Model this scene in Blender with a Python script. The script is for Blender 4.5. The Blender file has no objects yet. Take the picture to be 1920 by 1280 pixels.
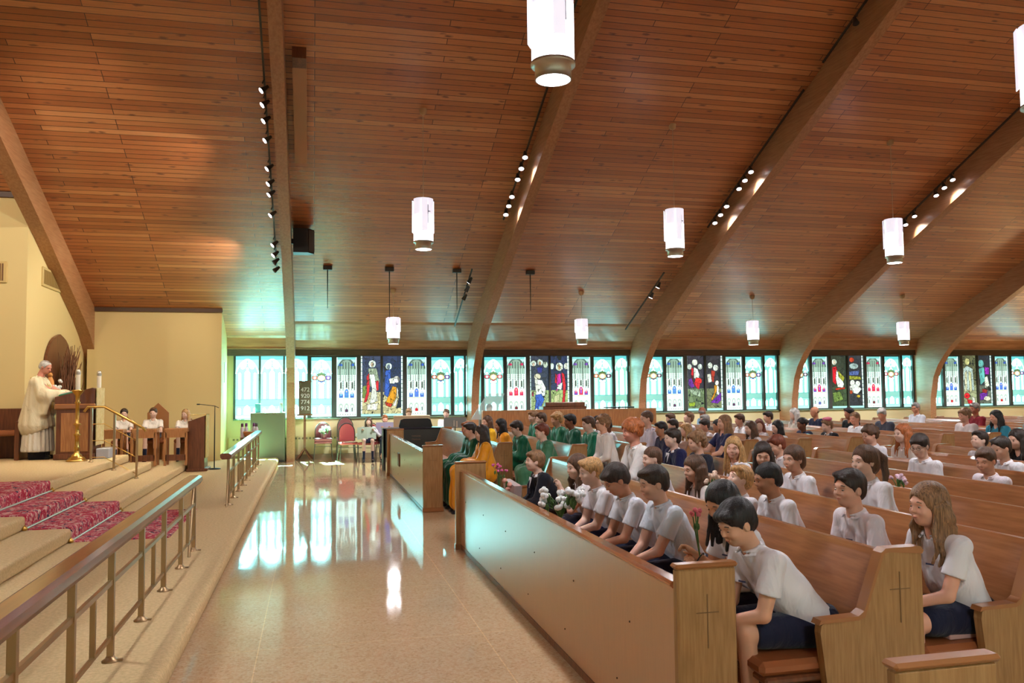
import bpy, math, random
import numpy as np
from mathutils import Vector, Matrix
random.seed(7); rng = np.random.default_rng(7)
scene = bpy.context.scene
COL = scene.collection

# ---------------------------------------------------------------- camera
RIGHT = (0.97300, -0.23241, -0.01051)
cam_d = bpy.data.cameras.new('camera'); cam = bpy.data.objects.new('camera', cam_d); COL.objects.link(cam)
_f = 1556.75
def _n(a):
    a = np.array(a, float); return a/np.linalg.norm(a)
_X = _n([6520, 21, _f]); _Y = _n([-372, 94, _f]); _Z = _n(np.cross(_X, _Y))
if _Z[1] > 0: _Z = -_Z
_R = np.column_stack([_X, _Y, _Z])            # world -> camera (x right, y down, z forward)
r, d, f = _R[0], _R[1], _R[2]
cam.matrix_world = Matrix(((r[0], -d[0], -f[0], 0), (r[1], -d[1], -f[1], 0), (r[2], -d[2], -f[2], 1.75), (0, 0, 0, 1)))
cam_d.sensor_width = 36; cam_d.lens = _f*36/1920; cam_d.clip_end = 200; cam_d.clip_start = .05
scene.camera = cam

# ---------------------------------------------------------------- world, exposure, sun
w = bpy.data.worlds.new('world'); scene.world = w; w.use_nodes = True
w.node_tree.nodes['Background'].inputs[0].default_value = (.75, .9, 1, 1)
w.node_tree.nodes['Background'].inputs[1].default_value = 1.0
vs = scene.view_settings
vs.view_transform = 'Standard'; vs.look = 'None'; vs.gamma = 1; vs.use_curve_mapping = False; vs.exposure = 0.68
scene.cycles.use_denoising = True
scene.cycles.max_bounces = 8; scene.cycles.diffuse_bounces = 4; scene.cycles.glossy_bounces = 4
scene.cycles.transparent_max_bounces = 8; scene.cycles.sample_clamp_indirect = 6
scene.cycles.caustics_reflective = False; scene.cycles.caustics_refractive = False
sd = bpy.data.lights.new('sun', 'SUN'); sd.energy = 60; sd.angle = .01; sd.color = (1, .97, .9)
sun = bpy.data.objects.new('sun', sd); COL.objects.link(sun)
sun.rotation_euler = Vector((.10, -.62, -.78)).to_track_quat('-Z', 'Y').to_euler()

LAMP_W = 120        # one pendant
# ---------------------------------------------------------------- helpers
def s2l(c):
    c = np.asarray(c, float)/255.0
    return np.where(c <= .04045, c/12.92, ((c+.055)/1.055)**2.4)
def rgba(c): return tuple(float(v) for v in s2l(c)) + (1,)

def mat(name, col, rough=.6, metal=0, spec=.5, emit=None, es=0, coat=0, noise=None, bump=0, bscale=60, sheen=0, ior=None):
    m = bpy.data.materials.new(name); m.use_nodes = True
    nt = m.node_tree; b = nt.nodes['Principled BSDF']
    b.inputs['Base Color'].default_value = rgba(col); b.inputs['Roughness'].default_value = rough
    b.inputs['Metallic'].default_value = metal; b.inputs['Specular IOR Level'].default_value = spec
    b.inputs['Coat Weight'].default_value = coat; b.inputs['Coat Roughness'].default_value = .12
    if ior: b.inputs['IOR'].default_value = ior
    if sheen: b.inputs['Sheen Weight'].default_value = sheen
    if emit is not None:
        b.inputs['Emission Color'].default_value = rgba(emit); b.inputs['Emission Strength'].default_value = es
    if noise:      # (colour2, scale, amount, stretch)
        c2, sc, amt, st = noise
        tc = nt.nodes.new('ShaderNodeTexCoord'); mp = nt.nodes.new('ShaderNodeMapping'); mp.inputs['Scale'].default_value = st
        nz = nt.nodes.new('ShaderNodeTexNoise'); nz.inputs['Scale'].default_value = sc; nz.inputs['Detail'].default_value = 5
        rp = nt.nodes.new('ShaderNodeMapRange'); rp.inputs[1].default_value = .35; rp.inputs[2].default_value = .65
        rp.inputs[3].default_value = 0; rp.inputs[4].default_value = amt
        mx = nt.nodes.new('ShaderNodeMix'); mx.data_type = 'RGBA'
        mx.inputs[6].default_value = rgba(col); mx.inputs[7].default_value = rgba(c2)
        L = nt.links.new
        L(tc.outputs['Object'], mp.inputs[0]); L(mp.outputs[0], nz.inputs['Vector']); L(nz.outputs[0], rp.inputs[0])
        L(rp.outputs[0], mx.inputs[0]); L(mx.outputs[2], b.inputs['Base Color'])
    if bump:
        nz2 = nt.nodes.new('ShaderNodeTexNoise'); nz2.inputs['Scale'].default_value = bscale; nz2.inputs['Detail'].default_value = 3
        tc2 = nt.nodes.new('ShaderNodeTexCoord'); nt.links.new(tc2.outputs['Object'], nz2.inputs['Vector'])
        bp = nt.nodes.new('ShaderNodeBump'); bp.inputs['Strength'].default_value = bump; bp.inputs['Distance'].default_value = .01
        nt.links.new(nz2.outputs[0], bp.inputs['Height']); nt.links.new(bp.outputs[0], b.inputs['Normal'])
    return m

class MB:
    """collects shapes into one mesh; every shape may have its own material index"""
    def __init__(s): s.v = []; s.f = []; s.m = []; s.sm = []
    def add(s, vs_, fs_, mi=0, smooth=False):
        o = len(s.v); s.v += [tuple(map(float, p)) for p in vs_]
        for q in fs_: s.f.append(tuple(i+o for i in q)); s.m.append(mi); s.sm.append(smooth)
    def box(s, x0, x1, y0, y1, z0, z1, mi=0, bev=0):
        if bev > 0:
            b = min(bev, abs(x1-x0)/2.2, abs(y1-y0)/2.2, abs(z1-z0)/2.2)
            V = []; 
            for sx, X, dx in ((0, x0, b), (1, x1, -b)):
                for sy, Y, dy in ((0, y0, b), (1, y1, -b)):
                    for sz, Z, dz in ((0, z0, b), (1, z1, -b)):
                        V += [(X, Y+dy, Z+dz), (X+dx, Y, Z+dz), (X+dx, Y+dy, Z)]
            def i(a, b_, c, k): return ((a*2+b_)*2+c)*3+k
            F = []
            for a in (0, 1): F.append((i(a,0,0,0), i(a,0,1,0), i(a,1,1,0), i(a,1,0,0)) if a == 0 else (i(a,0,0,0), i(a,1,0,0), i(a,1,1,0), i(a,0,1,0)))
            for a in (0, 1): F.append((i(0,a,0,1), i(1,a,0,1), i(1,a,1,1), i(0,a,1,1)) if a == 0 else (i(0,a,0,1), i(0,a,1,1), i(1,a,1,1), i(1,a,0,1)))
            for a in (0, 1): F.append((i(0,0,a,2), i(0,1,a,2), i(1,1,a,2), i(1,0,a,2)) if a == 0 else (i(0,0,a,2), i(1,0,a,2), i(1,1,a,2), i(0,1,a,2)))
            for p in (0, 1):
                for q in (0, 1):
                    F.append((i(p,q,0,0), i(p,q,1,0), i(p,q,1,1), i(p,q,0,1)))
                    F.append((i(p,0,q,0), i(p,1,q,0), i(p,1,q,2), i(p,0,q,2)))
                    F.append((i(0,p,q,1), i(1,p,q,1), i(1,p,q,2), i(0,p,q,2)))
            for a in (0, 1):
                for b_ in (0, 1):
                    for c in (0, 1): F.append((i(a,b_,c,0), i(a,b_,c,1), i(a,b_,c,2)))
            s.add(V, F, mi)
        else:
            V = [(x, y, z) for x in (x0, x1) for y in (y0, y1) for z in (z0, z1)]
            s.add(V, [(0,1,3,2), (4,6,7,5), (0,4,5,1), (2,3,7,6), (0,2,6,4), (1,5,7,3)], mi)
        return s
    def prism(s, poly, axis, a0, a1, mi=0):
        """poly: list of 2-D points in the plane perpendicular to axis"""
        n = len(poly); V = []
        for a in (a0, a1):
            for p in poly:
                V.append({'x': (a, p[0], p[1]), 'y': (p[0], a, p[1]), 'z': (p[0], p[1], a)}[axis])
        F = [tuple(range(n)), tuple(range(2*n-1, n-1, -1))] + [(i, (i+1) % n, n+(i+1) % n, n+i) for i in range(n)]
        s.add(V, F, mi); return s
    def tube(s, pts, r, n=8, mi=0, caps=True):
        pts = [Vector(p) for p in pts]; rs = r if isinstance(r, (list, tuple)) else [r]*len(pts)
        V = []; F = []; up = None
        for k, p in enumerate(pts):
            t = (pts[min(k+1, len(pts)-1)]-pts[max(k-1, 0)]).normalized()
            if up is None: up = Vector((0, 0, 1)) if abs(t.z) < .9 else Vector((1, 0, 0))
            a = t.cross(up).normalized(); b = a.cross(t).normalized(); up = b
            for i in range(n):
                an = 2*math.pi*(i+.5)/n; V.append(p+(a*math.cos(an)+b*math.sin(an))*rs[k])
        for k in range(len(pts)-1):
            for i in range(n):
                j = (i+1) % n; F.append((k*n+i, k*n+j, (k+1)*n+j, (k+1)*n+i))
        s.add(V, F, mi, n > 5)
        if caps: s.add([V[i] for i in range(n)], [tuple(range(n))], mi); s.add([V[-n+i] for i in range(n)], [tuple(range(n-1, -1, -1))], mi)
        return s
    def lathe(s, prof, c=(0, 0, 0), n=16, mi=0, caps=True):
        V = []; F = []
        for (r_, z) in prof:
            for i in range(n):
                a = 2*math.pi*i/n; V.append((c[0]+r_*math.cos(a), c[1]+r_*math.sin(a), c[2]+z))
        for k in range(len(prof)-1):
            for i in range(n):
                j = (i+1) % n; F.append((k*n+i, k*n+j, (k+1)*n+j, (k+1)*n+i))
        s.add(V, F, mi, True)
        if caps: s.add(V[:n], [tuple(range(n-1, -1, -1))], mi); s.add(V[-n:], [tuple(range(n))], mi)
        return s
    def ball(s, c, r, mi=0, n=8):
        rr = r if isinstance(r, (tuple, list)) else (r, r, r)
        V = [(c[0], c[1], c[2]-rr[2])]; F = []; m = n//2+1
        for k in range(1, m):
            t = -math.pi/2+math.pi*k/m
            for i in range(n):
                a = 2*math.pi*i/n; V.append((c[0]+rr[0]*math.cos(t)*math.cos(a), c[1]+rr[1]*math.cos(t)*math.sin(a), c[2]+rr[2]*math.sin(t)))
        V.append((c[0], c[1], c[2]+rr[2])); L = len(V)-1
        for i in range(n):
            j = (i+1) % n; F.append((0, 1+j, 1+i)); F.append((L, L-n+i, L-n+j))
            for k in range(m-2): F.append((1+k*n+i, 1+k*n+j, 1+(k+1)*n+j, 1+(k+1)*n+i))
        s.add(V, F, mi, True); return s
    def mesh(s, name, mats):
        me = bpy.data.meshes.new(name); me.from_pydata(s.v, [], s.f)
        for m_ in (mats if isinstance(mats, (list, tuple)) else [mats]): me.materials.append(m_)
        me.polygons.foreach_set('material_index', s.m); me.polygons.foreach_set('use_smooth', s.sm)
        me.update(); return me
    def build(s, name, mats, parent=None, loc=None, rz=0):
        o = bpy.data.objects.new(name, s.mesh(name, mats)); COL.objects.link(o)
        if parent is not None: o.parent = parent
        if loc is not None: o.location = loc
        if rz: o.rotation_euler.z = rz
        return o
def fix_normals(o):
    import bmesh
    bm = bmesh.new(); bm.from_mesh(o.data); bmesh.ops.recalc_face_normals(bm, faces=bm.faces); bm.to_mesh(o.data); bm.free(); return o
def tag(o, label=None, cat=None, group=None, kind=None):
    if label: o['label'] = label
    if cat: o['category'] = cat
    if group: o['group'] = group
    if kind: o['kind'] = kind
    return o
def thing(name, loc, label, cat, group=None, rz=0):
    o = bpy.data.objects.new(name, None); COL.objects.link(o); o.location = loc; o.rotation_euler.z = rz
    o.empty_display_size = .1
    return tag(o, label, cat, group)
def struct(o): o['kind'] = 'structure'; return o
def copy_tree(o, parent=None):
    c = o.copy(); COL.objects.link(c); c.parent = parent
    for ch in list(o.children): copy_tree(ch, c)
    return c

# ---------------------------------------------------------------- materials
def wood_grain(name, c1, c2, rough=.35, scale=6, stretch=(12, 12, .8), coat=.3, spec=.5, bump=0, bands=.5):
    m = mat(name, c1, rough, coat=coat, spec=spec, noise=(c2, scale, 1, stretch)); return m
M = {}
M['oak'] = wood_grain('honey_oak', (190, 134, 82), (166, 108, 62), .4, 5, (9, 9, .9), .35)
M['oak_end'] = wood_grain('light_oak', (170, 130, 82), (148, 108, 62), .45, 5, (14, 14, 1.0), .25)
M['oak_back'] = wood_grain('back_oak', (176, 118, 76), (154, 98, 60), .28, 5, (9, .7, 9), .35)
M['oak_trim'] = mat('oak_trim', (160, 106, 62), .35, coat=.3)
M['walnut'] = wood_grain('walnut', (122, 72, 42), (96, 54, 32), .4, 4, (9, 9, .8), .2)
M['dark_wood'] = mat('dark_wood', (84, 58, 40), .5)
M['glulam'] = wood_grain('laminated_beam', (176, 128, 90), (158, 108, 72), .5, 5, (5, .6, 8), .1)
M['cushion'] = mat('tan_vinyl', (158, 94, 56), .38, spec=.5, bump=.1, bscale=30)
M['cream'] = mat('cream_paint', (226, 204, 146), .85)
M['wallgreen'] = mat('wall_paint', (222, 208, 160), .85)
M['dark_frame'] = mat('dark_frame', (56, 58, 52), .6)
M['header'] = mat('header_beam', (86, 66, 50), .6, noise=((70, 52, 38), 3, 1, (1, 8, 8)))
M['brass'] = mat('brass', (214, 172, 92), .28, metal=1)
M['steel'] = mat('bronze_rail', (178, 150, 112), .35, metal=.9)
M['chrome'] = mat('brushed_nickel', (206, 200, 188), .35, metal=.75)
M['black'] = mat('black_paint', (22, 22, 24), .4)
M['darkmetal'] = mat('dark_metal', (70, 64, 58), .45, metal=.5)
M['white'] = mat('white_plastic', (238, 238, 236), .5)
M['paper'] = mat('paper', (236, 234, 226), .8)
M['candle'] = mat('candle_wax', (246, 236, 214), .5)
M['green_leaf'] = mat('leaf', (70, 104, 48), .6)
M['grey'] = mat('grey_paint', (120, 122, 116), .6)
M['olive'] = mat('olive_laminate', (92, 86, 70), .5)
M['red_seat'] = mat('red_fabric', (168, 70, 70), .8)
M['maroon_seat'] = mat('maroon_fabric', (122, 54, 60), .8)
M['lamp_on'] = mat('lamp_face', (255, 250, 255), .5, emit=(255, 248, 255), es=9)
M['leather'] = mat('brown_leather', (92, 62, 38), .5, bump=.1, bscale=20)

# floor
def floor_mat():
    m = bpy.data.materials.new('terrazzo'); m.use_nodes = True; nt = m.node_tree; L = nt.links.new
    b = nt.nodes['Principled BSDF']; tc = nt.nodes.new('ShaderNodeTexCoord')
    v = nt.nodes.new('ShaderNodeTexVoronoi'); v.inputs['Scale'].default_value = 70
    L(tc.outputs['Object'], v.inputs['Vector'])
    cr = nt.nodes.new('ShaderNodeValToRGB'); e = cr.color_ramp.elements
    e[0].position = 0; e[0].color = rgba((200, 172, 134)); e[1].position = 1; e[1].color = rgba((226, 204, 170))
    e2 = cr.color_ramp.elements.new(.12); e2.color = rgba((216, 184, 144))
    sep = nt.nodes.new('ShaderNodeSeparateColor'); L(v.outputs['Color'], sep.inputs[0]); L(sep.outputs[0], cr.inputs[0])
    nz = nt.nodes.new('ShaderNodeTexNoise'); nz.inputs['Scale'].default_value = .7; L(tc.outputs['Object'], nz.inputs['Vector'])
    mx = nt.nodes.new('ShaderNodeMix'); mx.data_type = 'RGBA'; mx.blend_type = 'MULTIPLY'
    r2 = nt.nodes.new('ShaderNodeValToRGB'); r2.color_ramp.elements[0].color = (.86, .82, .76, 1); r2.color_ramp.elements[1].color = (1.05, 1.03, 1, 1)
    L(nz.outputs[0], r2.inputs[0]); mx.inputs[0].default_value = 1; L(cr.outputs[0], mx.inputs[6]); L(r2.outputs[0], mx.inputs[7])
    br = nt.nodes.new('ShaderNodeTexBrick'); br.offset = 0; br.inputs['Scale'].default_value = 1
    br.inputs['Brick Width'].default_value = 1.55; br.inputs['Row Height'].default_value = 1.55; br.inputs['Mortar Size'].default_value = .004
    br.inputs['Color1'].default_value = br.inputs['Color2'].default_value = (1, 1, 1, 1); br.inputs['Mortar'].default_value = (1.25, 1.22, 1.15, 1)
    mp = nt.nodes.new('ShaderNodeMapping'); mp.inputs['Location'].default_value = (.36, .2, 0); L(tc.outputs['Object'], mp.inputs[0]); L(mp.outputs[0], br.inputs['Vector'])
    m2 = nt.nodes.new('ShaderNodeMix'); m2.data_type = 'RGBA'; m2.blend_type = 'MULTIPLY'; m2.inputs[0].default_value = 1
    L(mx.outputs[2], m2.inputs[6]); L(br.outputs['Color'], m2.inputs[7]); L(m2.outputs[2], b.inputs['Base Color'])
    b.inputs['Roughness'].default_value = .055; b.inputs['IOR'].default_value = 1.8
    n2 = nt.nodes.new('ShaderNodeTexNoise'); n2.inputs['Scale'].default_value = 2.6; n2.inputs['Detail'].default_value = 1
    mp2 = nt.nodes.new('ShaderNodeMapping'); mp2.inputs['Scale'].default_value = (1.4, .8, 1); L(tc.outputs['Object'], mp2.inputs[0]); L(mp2.outputs[0], n2.inputs['Vector'])
    bp = nt.nodes.new('ShaderNodeBump'); bp.inputs['Strength'].default_value = .10; bp.inputs['Distance'].default_value = .012
    L(n2.outputs[0], bp.inputs['Height']); L(bp.outputs[0], b.inputs['Normal'])
    return m
M['terrazzo'] = floor_mat()

def plank_mat():
    m = bpy.data.materials.new('pine_planks'); m.use_nodes = True; nt = m.node_tree; L = nt.links.new
    b = nt.nodes['Principled BSDF']; tc = nt.nodes.new('ShaderNodeTexCoord')
    br = nt.nodes.new('ShaderNodeTexBrick'); br.offset = .37; br.offset_frequency = 3; br.inputs['Scale'].default_value = 1
    br.inputs['Brick Width'].default_value = 3.3; br.inputs['Row Height'].default_value = .125; br.inputs['Mortar Size'].default_value = .0075
    br.inputs['Mortar Smooth'].default_value = .3; br.inputs['Bias'].default_value = 0
    br.inputs['Color1'].default_value = (0, 0, 0, 1); br.inputs['Color2'].default_value = (1, 1, 1, 1); br.inputs['Mortar'].default_value = (.5, .5, .5, 1)
    L(tc.outputs['Object'], br.inputs['Vector'])
    cr = nt.nodes.new('ShaderNodeValToRGB'); e = cr.color_ramp.elements
    e[0].position = 0; e[0].color = rgba((168, 98, 56)); e[1].position = 1; e[1].color = rgba((214, 148, 98))
    x = cr.color_ramp.elements.new(.3); x.color = rgba((184, 112, 66)); x = cr.color_ramp.elements.new(.75); x.color = rgba((196, 126, 78))
    L(br.outputs['Color'], cr.inputs[0])
    # grain
    mp = nt.nodes.new('ShaderNodeMapping'); mp.inputs['Scale'].default_value = (1.2, 26, 1); L(tc.outputs['Object'], mp.inputs[0])
    nz = nt.nodes.new('ShaderNodeTexNoise'); nz.inputs['Scale'].default_value = 2.2; nz.inputs['Detail'].default_value = 5; L(mp.outputs[0], nz.inputs['Vector'])
    g = nt.nodes.new('ShaderNodeMapRange'); g.inputs[1].default_value = .3; g.inputs[2].default_value = .7; g.inputs[3].default_value = .84; g.inputs[4].default_value = 1.1
    L(nz.outputs[0], g.inputs[0])
    mg = nt.nodes.new('ShaderNodeMix'); mg.data_type = 'RGBA'; mg.blend_type = 'MULTIPLY'; mg.inputs[0].default_value = 1
    L(cr.outputs[0], mg.inputs[6]); L(g.outputs[0], mg.inputs[7])
    # knots
    mk = nt.nodes.new('ShaderNodeMapping'); mk.inputs['Scale'].default_value = (2.2, 6.4, 1); L(tc.outputs['Object'], mk.inputs[0])
    nk = nt.nodes.new('ShaderNodeTexNoise'); nk.inputs['Scale'].default_value = 6; L(mk.outputs[0], nk.inputs['Vector'])
    ad = nt.nodes.new('ShaderNodeVectorMath'); ad.operation = 'MULTIPLY_ADD'; ad.inputs[1].default_value = (.25, .25, 0)
    L(nk.outputs['Color'], ad.inputs[0]); L(mk.outputs[0], ad.inputs[2])
    vo = nt.nodes.new('ShaderNodeTexVoronoi'); vo.inputs['Scale'].default_value = 1.0; L(ad.outputs[0], vo.inputs['Vector'])
    kr = nt.nodes.new('ShaderNodeMapRange'); kr.inputs[1].default_value = .09; kr.inputs[2].default_value = .19; kr.inputs[3].default_value = .85; kr.inputs[4].default_value = 0
    L(vo.outputs['Distance'], kr.inputs[0])
    mk2 = nt.nodes.new('ShaderNodeMix'); mk2.data_type = 'RGBA'; L(kr.outputs[0], mk2.inputs[0]); L(mg.outputs[2], mk2.inputs[6]); mk2.inputs[7].default_value = rgba((112, 66, 52))
    # gaps between planks
    mo = nt.nodes.new('ShaderNodeMix'); mo.data_type = 'RGBA'; L(br.outputs['Fac'], mo.inputs[0]); L(mk2.outputs[2], mo.inputs[6]); mo.inputs[7].default_value = rgba((78, 40, 26))
    L(mo.outputs[2], b.inputs['Base Color'])
    b.inputs['Roughness'].default_value = .42; b.inputs['Specular IOR Level'].default_value = .5
    b.inputs['Coat Weight'].default_value = .35; b.inputs['Coat Roughness'].default_value = .3
    # each plank sits at a slightly different tilt, so highlights break up
    bp = nt.nodes.new('ShaderNodeBump'); bp.inputs['Strength'].default_value = .5; bp.inputs['Distance'].default_value = .006
    inv = nt.nodes.new('ShaderNodeMath'); inv.operation = 'MULTIPLY_ADD'; inv.inputs[1].default_value = -1.0
    L(br.outputs['Fac'], inv.inputs[0]); L(nz.outputs[0], inv.inputs[2]); L(inv.outputs[0], bp.inputs['Height']); L(bp.outputs[0], b.inputs['Normal'])
    return m
M['planks'] = plank_mat()
M['boards'] = mat('pine_boards', (190, 140, 100), .45, coat=.25, noise=((160, 108, 72), 2, 1, (.8, 6, 6)))
M['carpet'] = mat('beige_carpet', (230, 202, 152), .95, spec=.1, noise=((208, 180, 132), 40, .8, (1, 1, 1)), bump=.5, bscale=140)

def rug_mat():
    m = bpy.data.materials.new('rug_weave'); m.use_nodes = True; nt = m.node_tree; L = nt.links.new
    b = nt.nodes['Principled BSDF']; b.inputs['Roughness'].default_value = .95; b.inputs['Specular IOR Level'].default_value = .1
    tc = nt.nodes.new('ShaderNodeTexCoord'); last = None
    def field(scale, seed, lo, hi):
        mp = nt.nodes.new('ShaderNodeMapping'); mp.inputs['Location'].default_value = (seed, seed*1.7, seed*.6); L(tc.outputs['Object'], mp.inputs[0])
        n = nt.nodes.new('ShaderNodeTexNoise'); n.inputs['Scale'].default_value = scale; n.inputs['Detail'].default_value = 2; n.inputs['Distortion'].default_value = 1.6; L(mp.outputs[0], n.inputs['Vector'])
        r_ = nt.nodes.new('ShaderNodeMapRange'); r_.inputs[1].default_value = lo; r_.inputs[2].default_value = hi; L(n.outputs[0], r_.inputs[0]); return r_.outputs[0]
    col = None
    for c, sc, sd_, lo, hi in (((200, 88, 106), 5, 1, .42, .58), ((222, 170, 160), 10, 5, .56, .60), ((64, 58, 84), 8, 13, .60, .625), ((226, 196, 180), 16, 21, .59, .63)):
        mx = nt.nodes.new('ShaderNodeMix'); mx.data_type = 'RGBA'; L(field(sc, sd_, lo, hi), mx.inputs[0])
        if col is None: mx.inputs[6].default_value = rgba((186, 52, 74))
        else: L(col, mx.inputs[6])
        mx.inputs[7].default_value = rgba(c); col = mx.outputs[2]
    L(col, b.inputs['Base Color']); return m
M['rug'] = rug_mat()
# ================================================================ the room
S = .455
def soft(o, w_):
    m_ = o.modifiers.new('rounding', 'BEVEL'); m_.width = w_; m_.segments = 4; m_.limit_method = 'ANGLE'
    for p_ in o.data.polygons: p_.use_smooth = True
def zc(y): return 3.15+S*(22.25-y) if y >= 10.34 else 3.15+S*(22.25-(20.68-y))
WN = 22.4; WS = -1.72; XW = -9.2; XE = 24.6
ARCH_X = [-5.2, -.66, 4.07, 8.81, 13.57, 18.30, 23.0]
ARCH_W = [.25] + [.2]*6

struct(MB().box(XW, XE, WS-.2, WN+.2, -.2, 0).build('floor', M['terrazzo']))
o = MB().box(XW, -.83, WS, 21.3, 0.001, .15).build('floor_sanctuary', M['carpet']); struct(o); soft(o, .06)
for k_, (x_, y_, z_) in enumerate(((-2.55, 20.95, .151), (-3.00, 17.1, .301), (-3.40, 17.1, .451))):
    o = MB().box(XW, x_, WS, y_, z_, z_+.149).build('floor_step_%d' % (k_+1), M['carpet']); struct(o); soft(o, .035)

a = math.atan(S); sl = (22.75-10.34)/math.cos(a)
def ceiling(name, flip):
    mb = MB().box(XW-.3-0, XE+.3, -.45, sl-.44, -.2, 0)
    o = mb.build(name, M['planks'])
    if not flip: o.location = (0, 22.25, 3.15); o.rotation_euler = (math.pi-a, 0, 0)
    else: o.location = (0, 20.68-22.25, 3.15); o.rotation_euler = (math.pi-a, 0, math.pi)
    if flip: 
        o.data.transform(Matrix.Translation((-(XE+XW), 0, 0)))
    return struct(o)
ceiling('ceiling', False); ceiling('ceiling_south', True)

# window wall: below the sill, the strip by the chancel, header, sloping boards under the eaves
lw = MB().box(-2.15, XE, WN, WN+.25, 0, 1.06).box(-2.15, -1.99, WN, WN+.25, 1.06, 2.75)
struct(lw.build('wall_north', M['wallgreen']))
hd = MB().box(-2.15, XE, 22.30, 22.65, 2.69, 2.86); struct(hd.build('trim_2', M['header']))
bd = MB()
for x0, x1, deep in ((-2.15, -.66, 0), (-.46, 4.07, 1), (4.27, 8.81, 1), (9.01, 13.57, 0), (13.77, 18.3, 0), (18.5, 23.0, 0), (23.2, XE, 0)):
    if deep: bd.prism([(22.27, 2.86), (22.1, 3.08), (21.5, 3.46), (21.4, 3.56), (22.4, 3.2)], 'x', x0, x1)
    else: bd.prism([(22.27, 2.86), (22.2, 3.14), (22.1, 3.24), (22.4, 3.1), (22.4, 2.86)], 'x', x0, x1)
struct(bd.build('trim_3', M['boards']))
bl = MB(); bl.box(-2.15, XE, 22.24, 22.28, 2.855, 2.875); struct(bl.build('trim_4', mat('pale_edge', (190, 160, 128), .6)))
bb = MB().box(-2.1, XE, 22.28, WN, 0, .13); struct(bb.build('baseboard_north', mat('heater_cover', (150, 132, 104), .5)))
# heater casing with slots
hg = MB().box(-2.1, 3.9, 22.33, WN, .13, .60)
struct(hg.build('trim_5', M['wallgreen']))
hs = MB()
for i in range(66): hs.box(-2.0+i*.09, -1.95+i*.09, 22.325, 22.331, .52, .57)
struct(hs.build('trim_6', mat('heater_slot', (120, 106, 78), .7)))

# chancel walls
cw = MB().prism([(20.95, 0), (22.65, 0), (22.65, 2.95), (20.95, 3.73)], 'x', -5.1, -2.15)
struct(cw.build('wall_chancel', M['cream']))
struct(MB().box(-4.96, -2.13, 20.90, 20.97, 3.67, 3.76).build('trim_7', M['dark_wood']))
nw = MB().prism([(17.05, 0), (22.65, 0), (22.65, 2.95), (17.05, 5.50)], 'x', XW, -5.2)
struct(nw.build('wall_niche', M['cream']))
struct(MB().box(XW, -5.2, 17.0, 17.06, 5.42, 5.52).build('trim_8', M['dark_wood']))
# far walls
def gable(name, x0, x1, m):
    mb = MB().prism([(WS-.2, 0), (WN+.25, 0), (WN+.25, 3.0), (10.34, 8.7), (WS-.2, 3.0)], 'x', x0, x1); return struct(mb.build(name, m))
gable('wall_west', XW-.2, XW, M['cream']); gable('wall_east', XE, XE+.2, M['cream'])
sw = MB().box(XW, XE, WS-.25, WS, 0, 1.06).box(XW, XE, WS-.25, WS, 2.69, 3.3)
for x in ARCH_X: sw.box(x-.35, x+.45, WS-.25, WS, 1.06, 2.69)
struct(sw.build('wall_south', M['wallgreen']))
# small notices on the green return wall, vents
t = thing('wall_vent', (-5.195, 18.5, 4.07), 'beige slotted air vent high on the angled cream wall by the arch', 'vent', 'wall vents')
MB().box(-.01, .025, -.62, .62, -.19, .19, bev=.008).build('frame', mat('vent_frame', (206, 182, 124), .6), t)
g_ = MB()
for i in range(26): g_.box(.024, .032, -.56+i*.044, -.538+i*.044, -.14, .14)
g_.build('grille', mat('vent_slat', (150, 124, 74), .6), t)
t = thing('wall_vent', (-5.95, 17.045, 4.02), 'dark square air vent on the orange-lit wall at the frame edge', 'vent', 'wall vents')
MB().box(-.42, .42, -.02, .01, -.2, .2, bev=.008).build('frame', mat('vent_frame2', (214, 184, 120), .6), t)
g_ = MB()
for i in range(17): g_.box(-.37+i*.044, -.344+i*.044, -.028, -.019, -.16, .16)
g_.build('grille', mat('vent_slat2', (120, 84, 48), .6), t)
t = tag(MB().box(-2.15, -2.135, 21.6, 21.95, 2.0, 2.5, bev=.004).build('wall_notice', mat('notice', (228, 232, 214), .7)), 'small pale framed notice on the green-lit side wall near the windows', 'notice')

# arches
intr = [(21.78, 0), (21.75, .7), (21.72, 1.35), (21.57, 1.99), (21.37, 2.35), (21.05, 2.70), (20.62, 3.06), (20.1, 3.38), (19.5, 3.68), (18.9, 3.98), (18.2, 4.33), (17.38, 4.74), (16.4, 5.19), (15.2, 5.74), (13.6, 6.47), (12.0, 7.19), (10.34, 7.95)]
extr = [(22.42, 0), (22.42, .7), (22.42, 1.35), (22.42, 1.99), (22.42, 2.4), (22.42, 2.75), (22.3, 3.14), (21.6, 3.46), (20.9, 3.78), (20.1, 4.14), (19.2, 4.55), (18.1, 5.05), (16.9, 5.60), (15.5, 6.23), (13.8, 7.01), (12.1, 7.78), (10.34, 8.60)]
for n_, (x, wd) in enumerate(zip(ARCH_X, ARCH_W)):
    mb = MB()
    for mir in (0, 1):
        Y = (lambda y: 20.68-y) if mir else (lambda y: y)
        V = []
        for (p, q) in zip(intr, extr): V += [(x, Y(p[0]), p[1]), (x+wd, Y(p[0]), p[1]), (x+wd, Y(q[0]), q[1]+.01), (x, Y(q[0]), q[1]+.01)]
        F = []
        for k in range(len(intr)-1):
            for i in range(4):
                j = (i+1) % 4; F.append((4*k+i, 4*k+j, 4*k+4+j, 4*k+4+i))
        mb.add(V, F)
    o = mb.build('trim_%d' % (10+n_), M['glulam']); fix_normals(o); struct(o)

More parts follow.
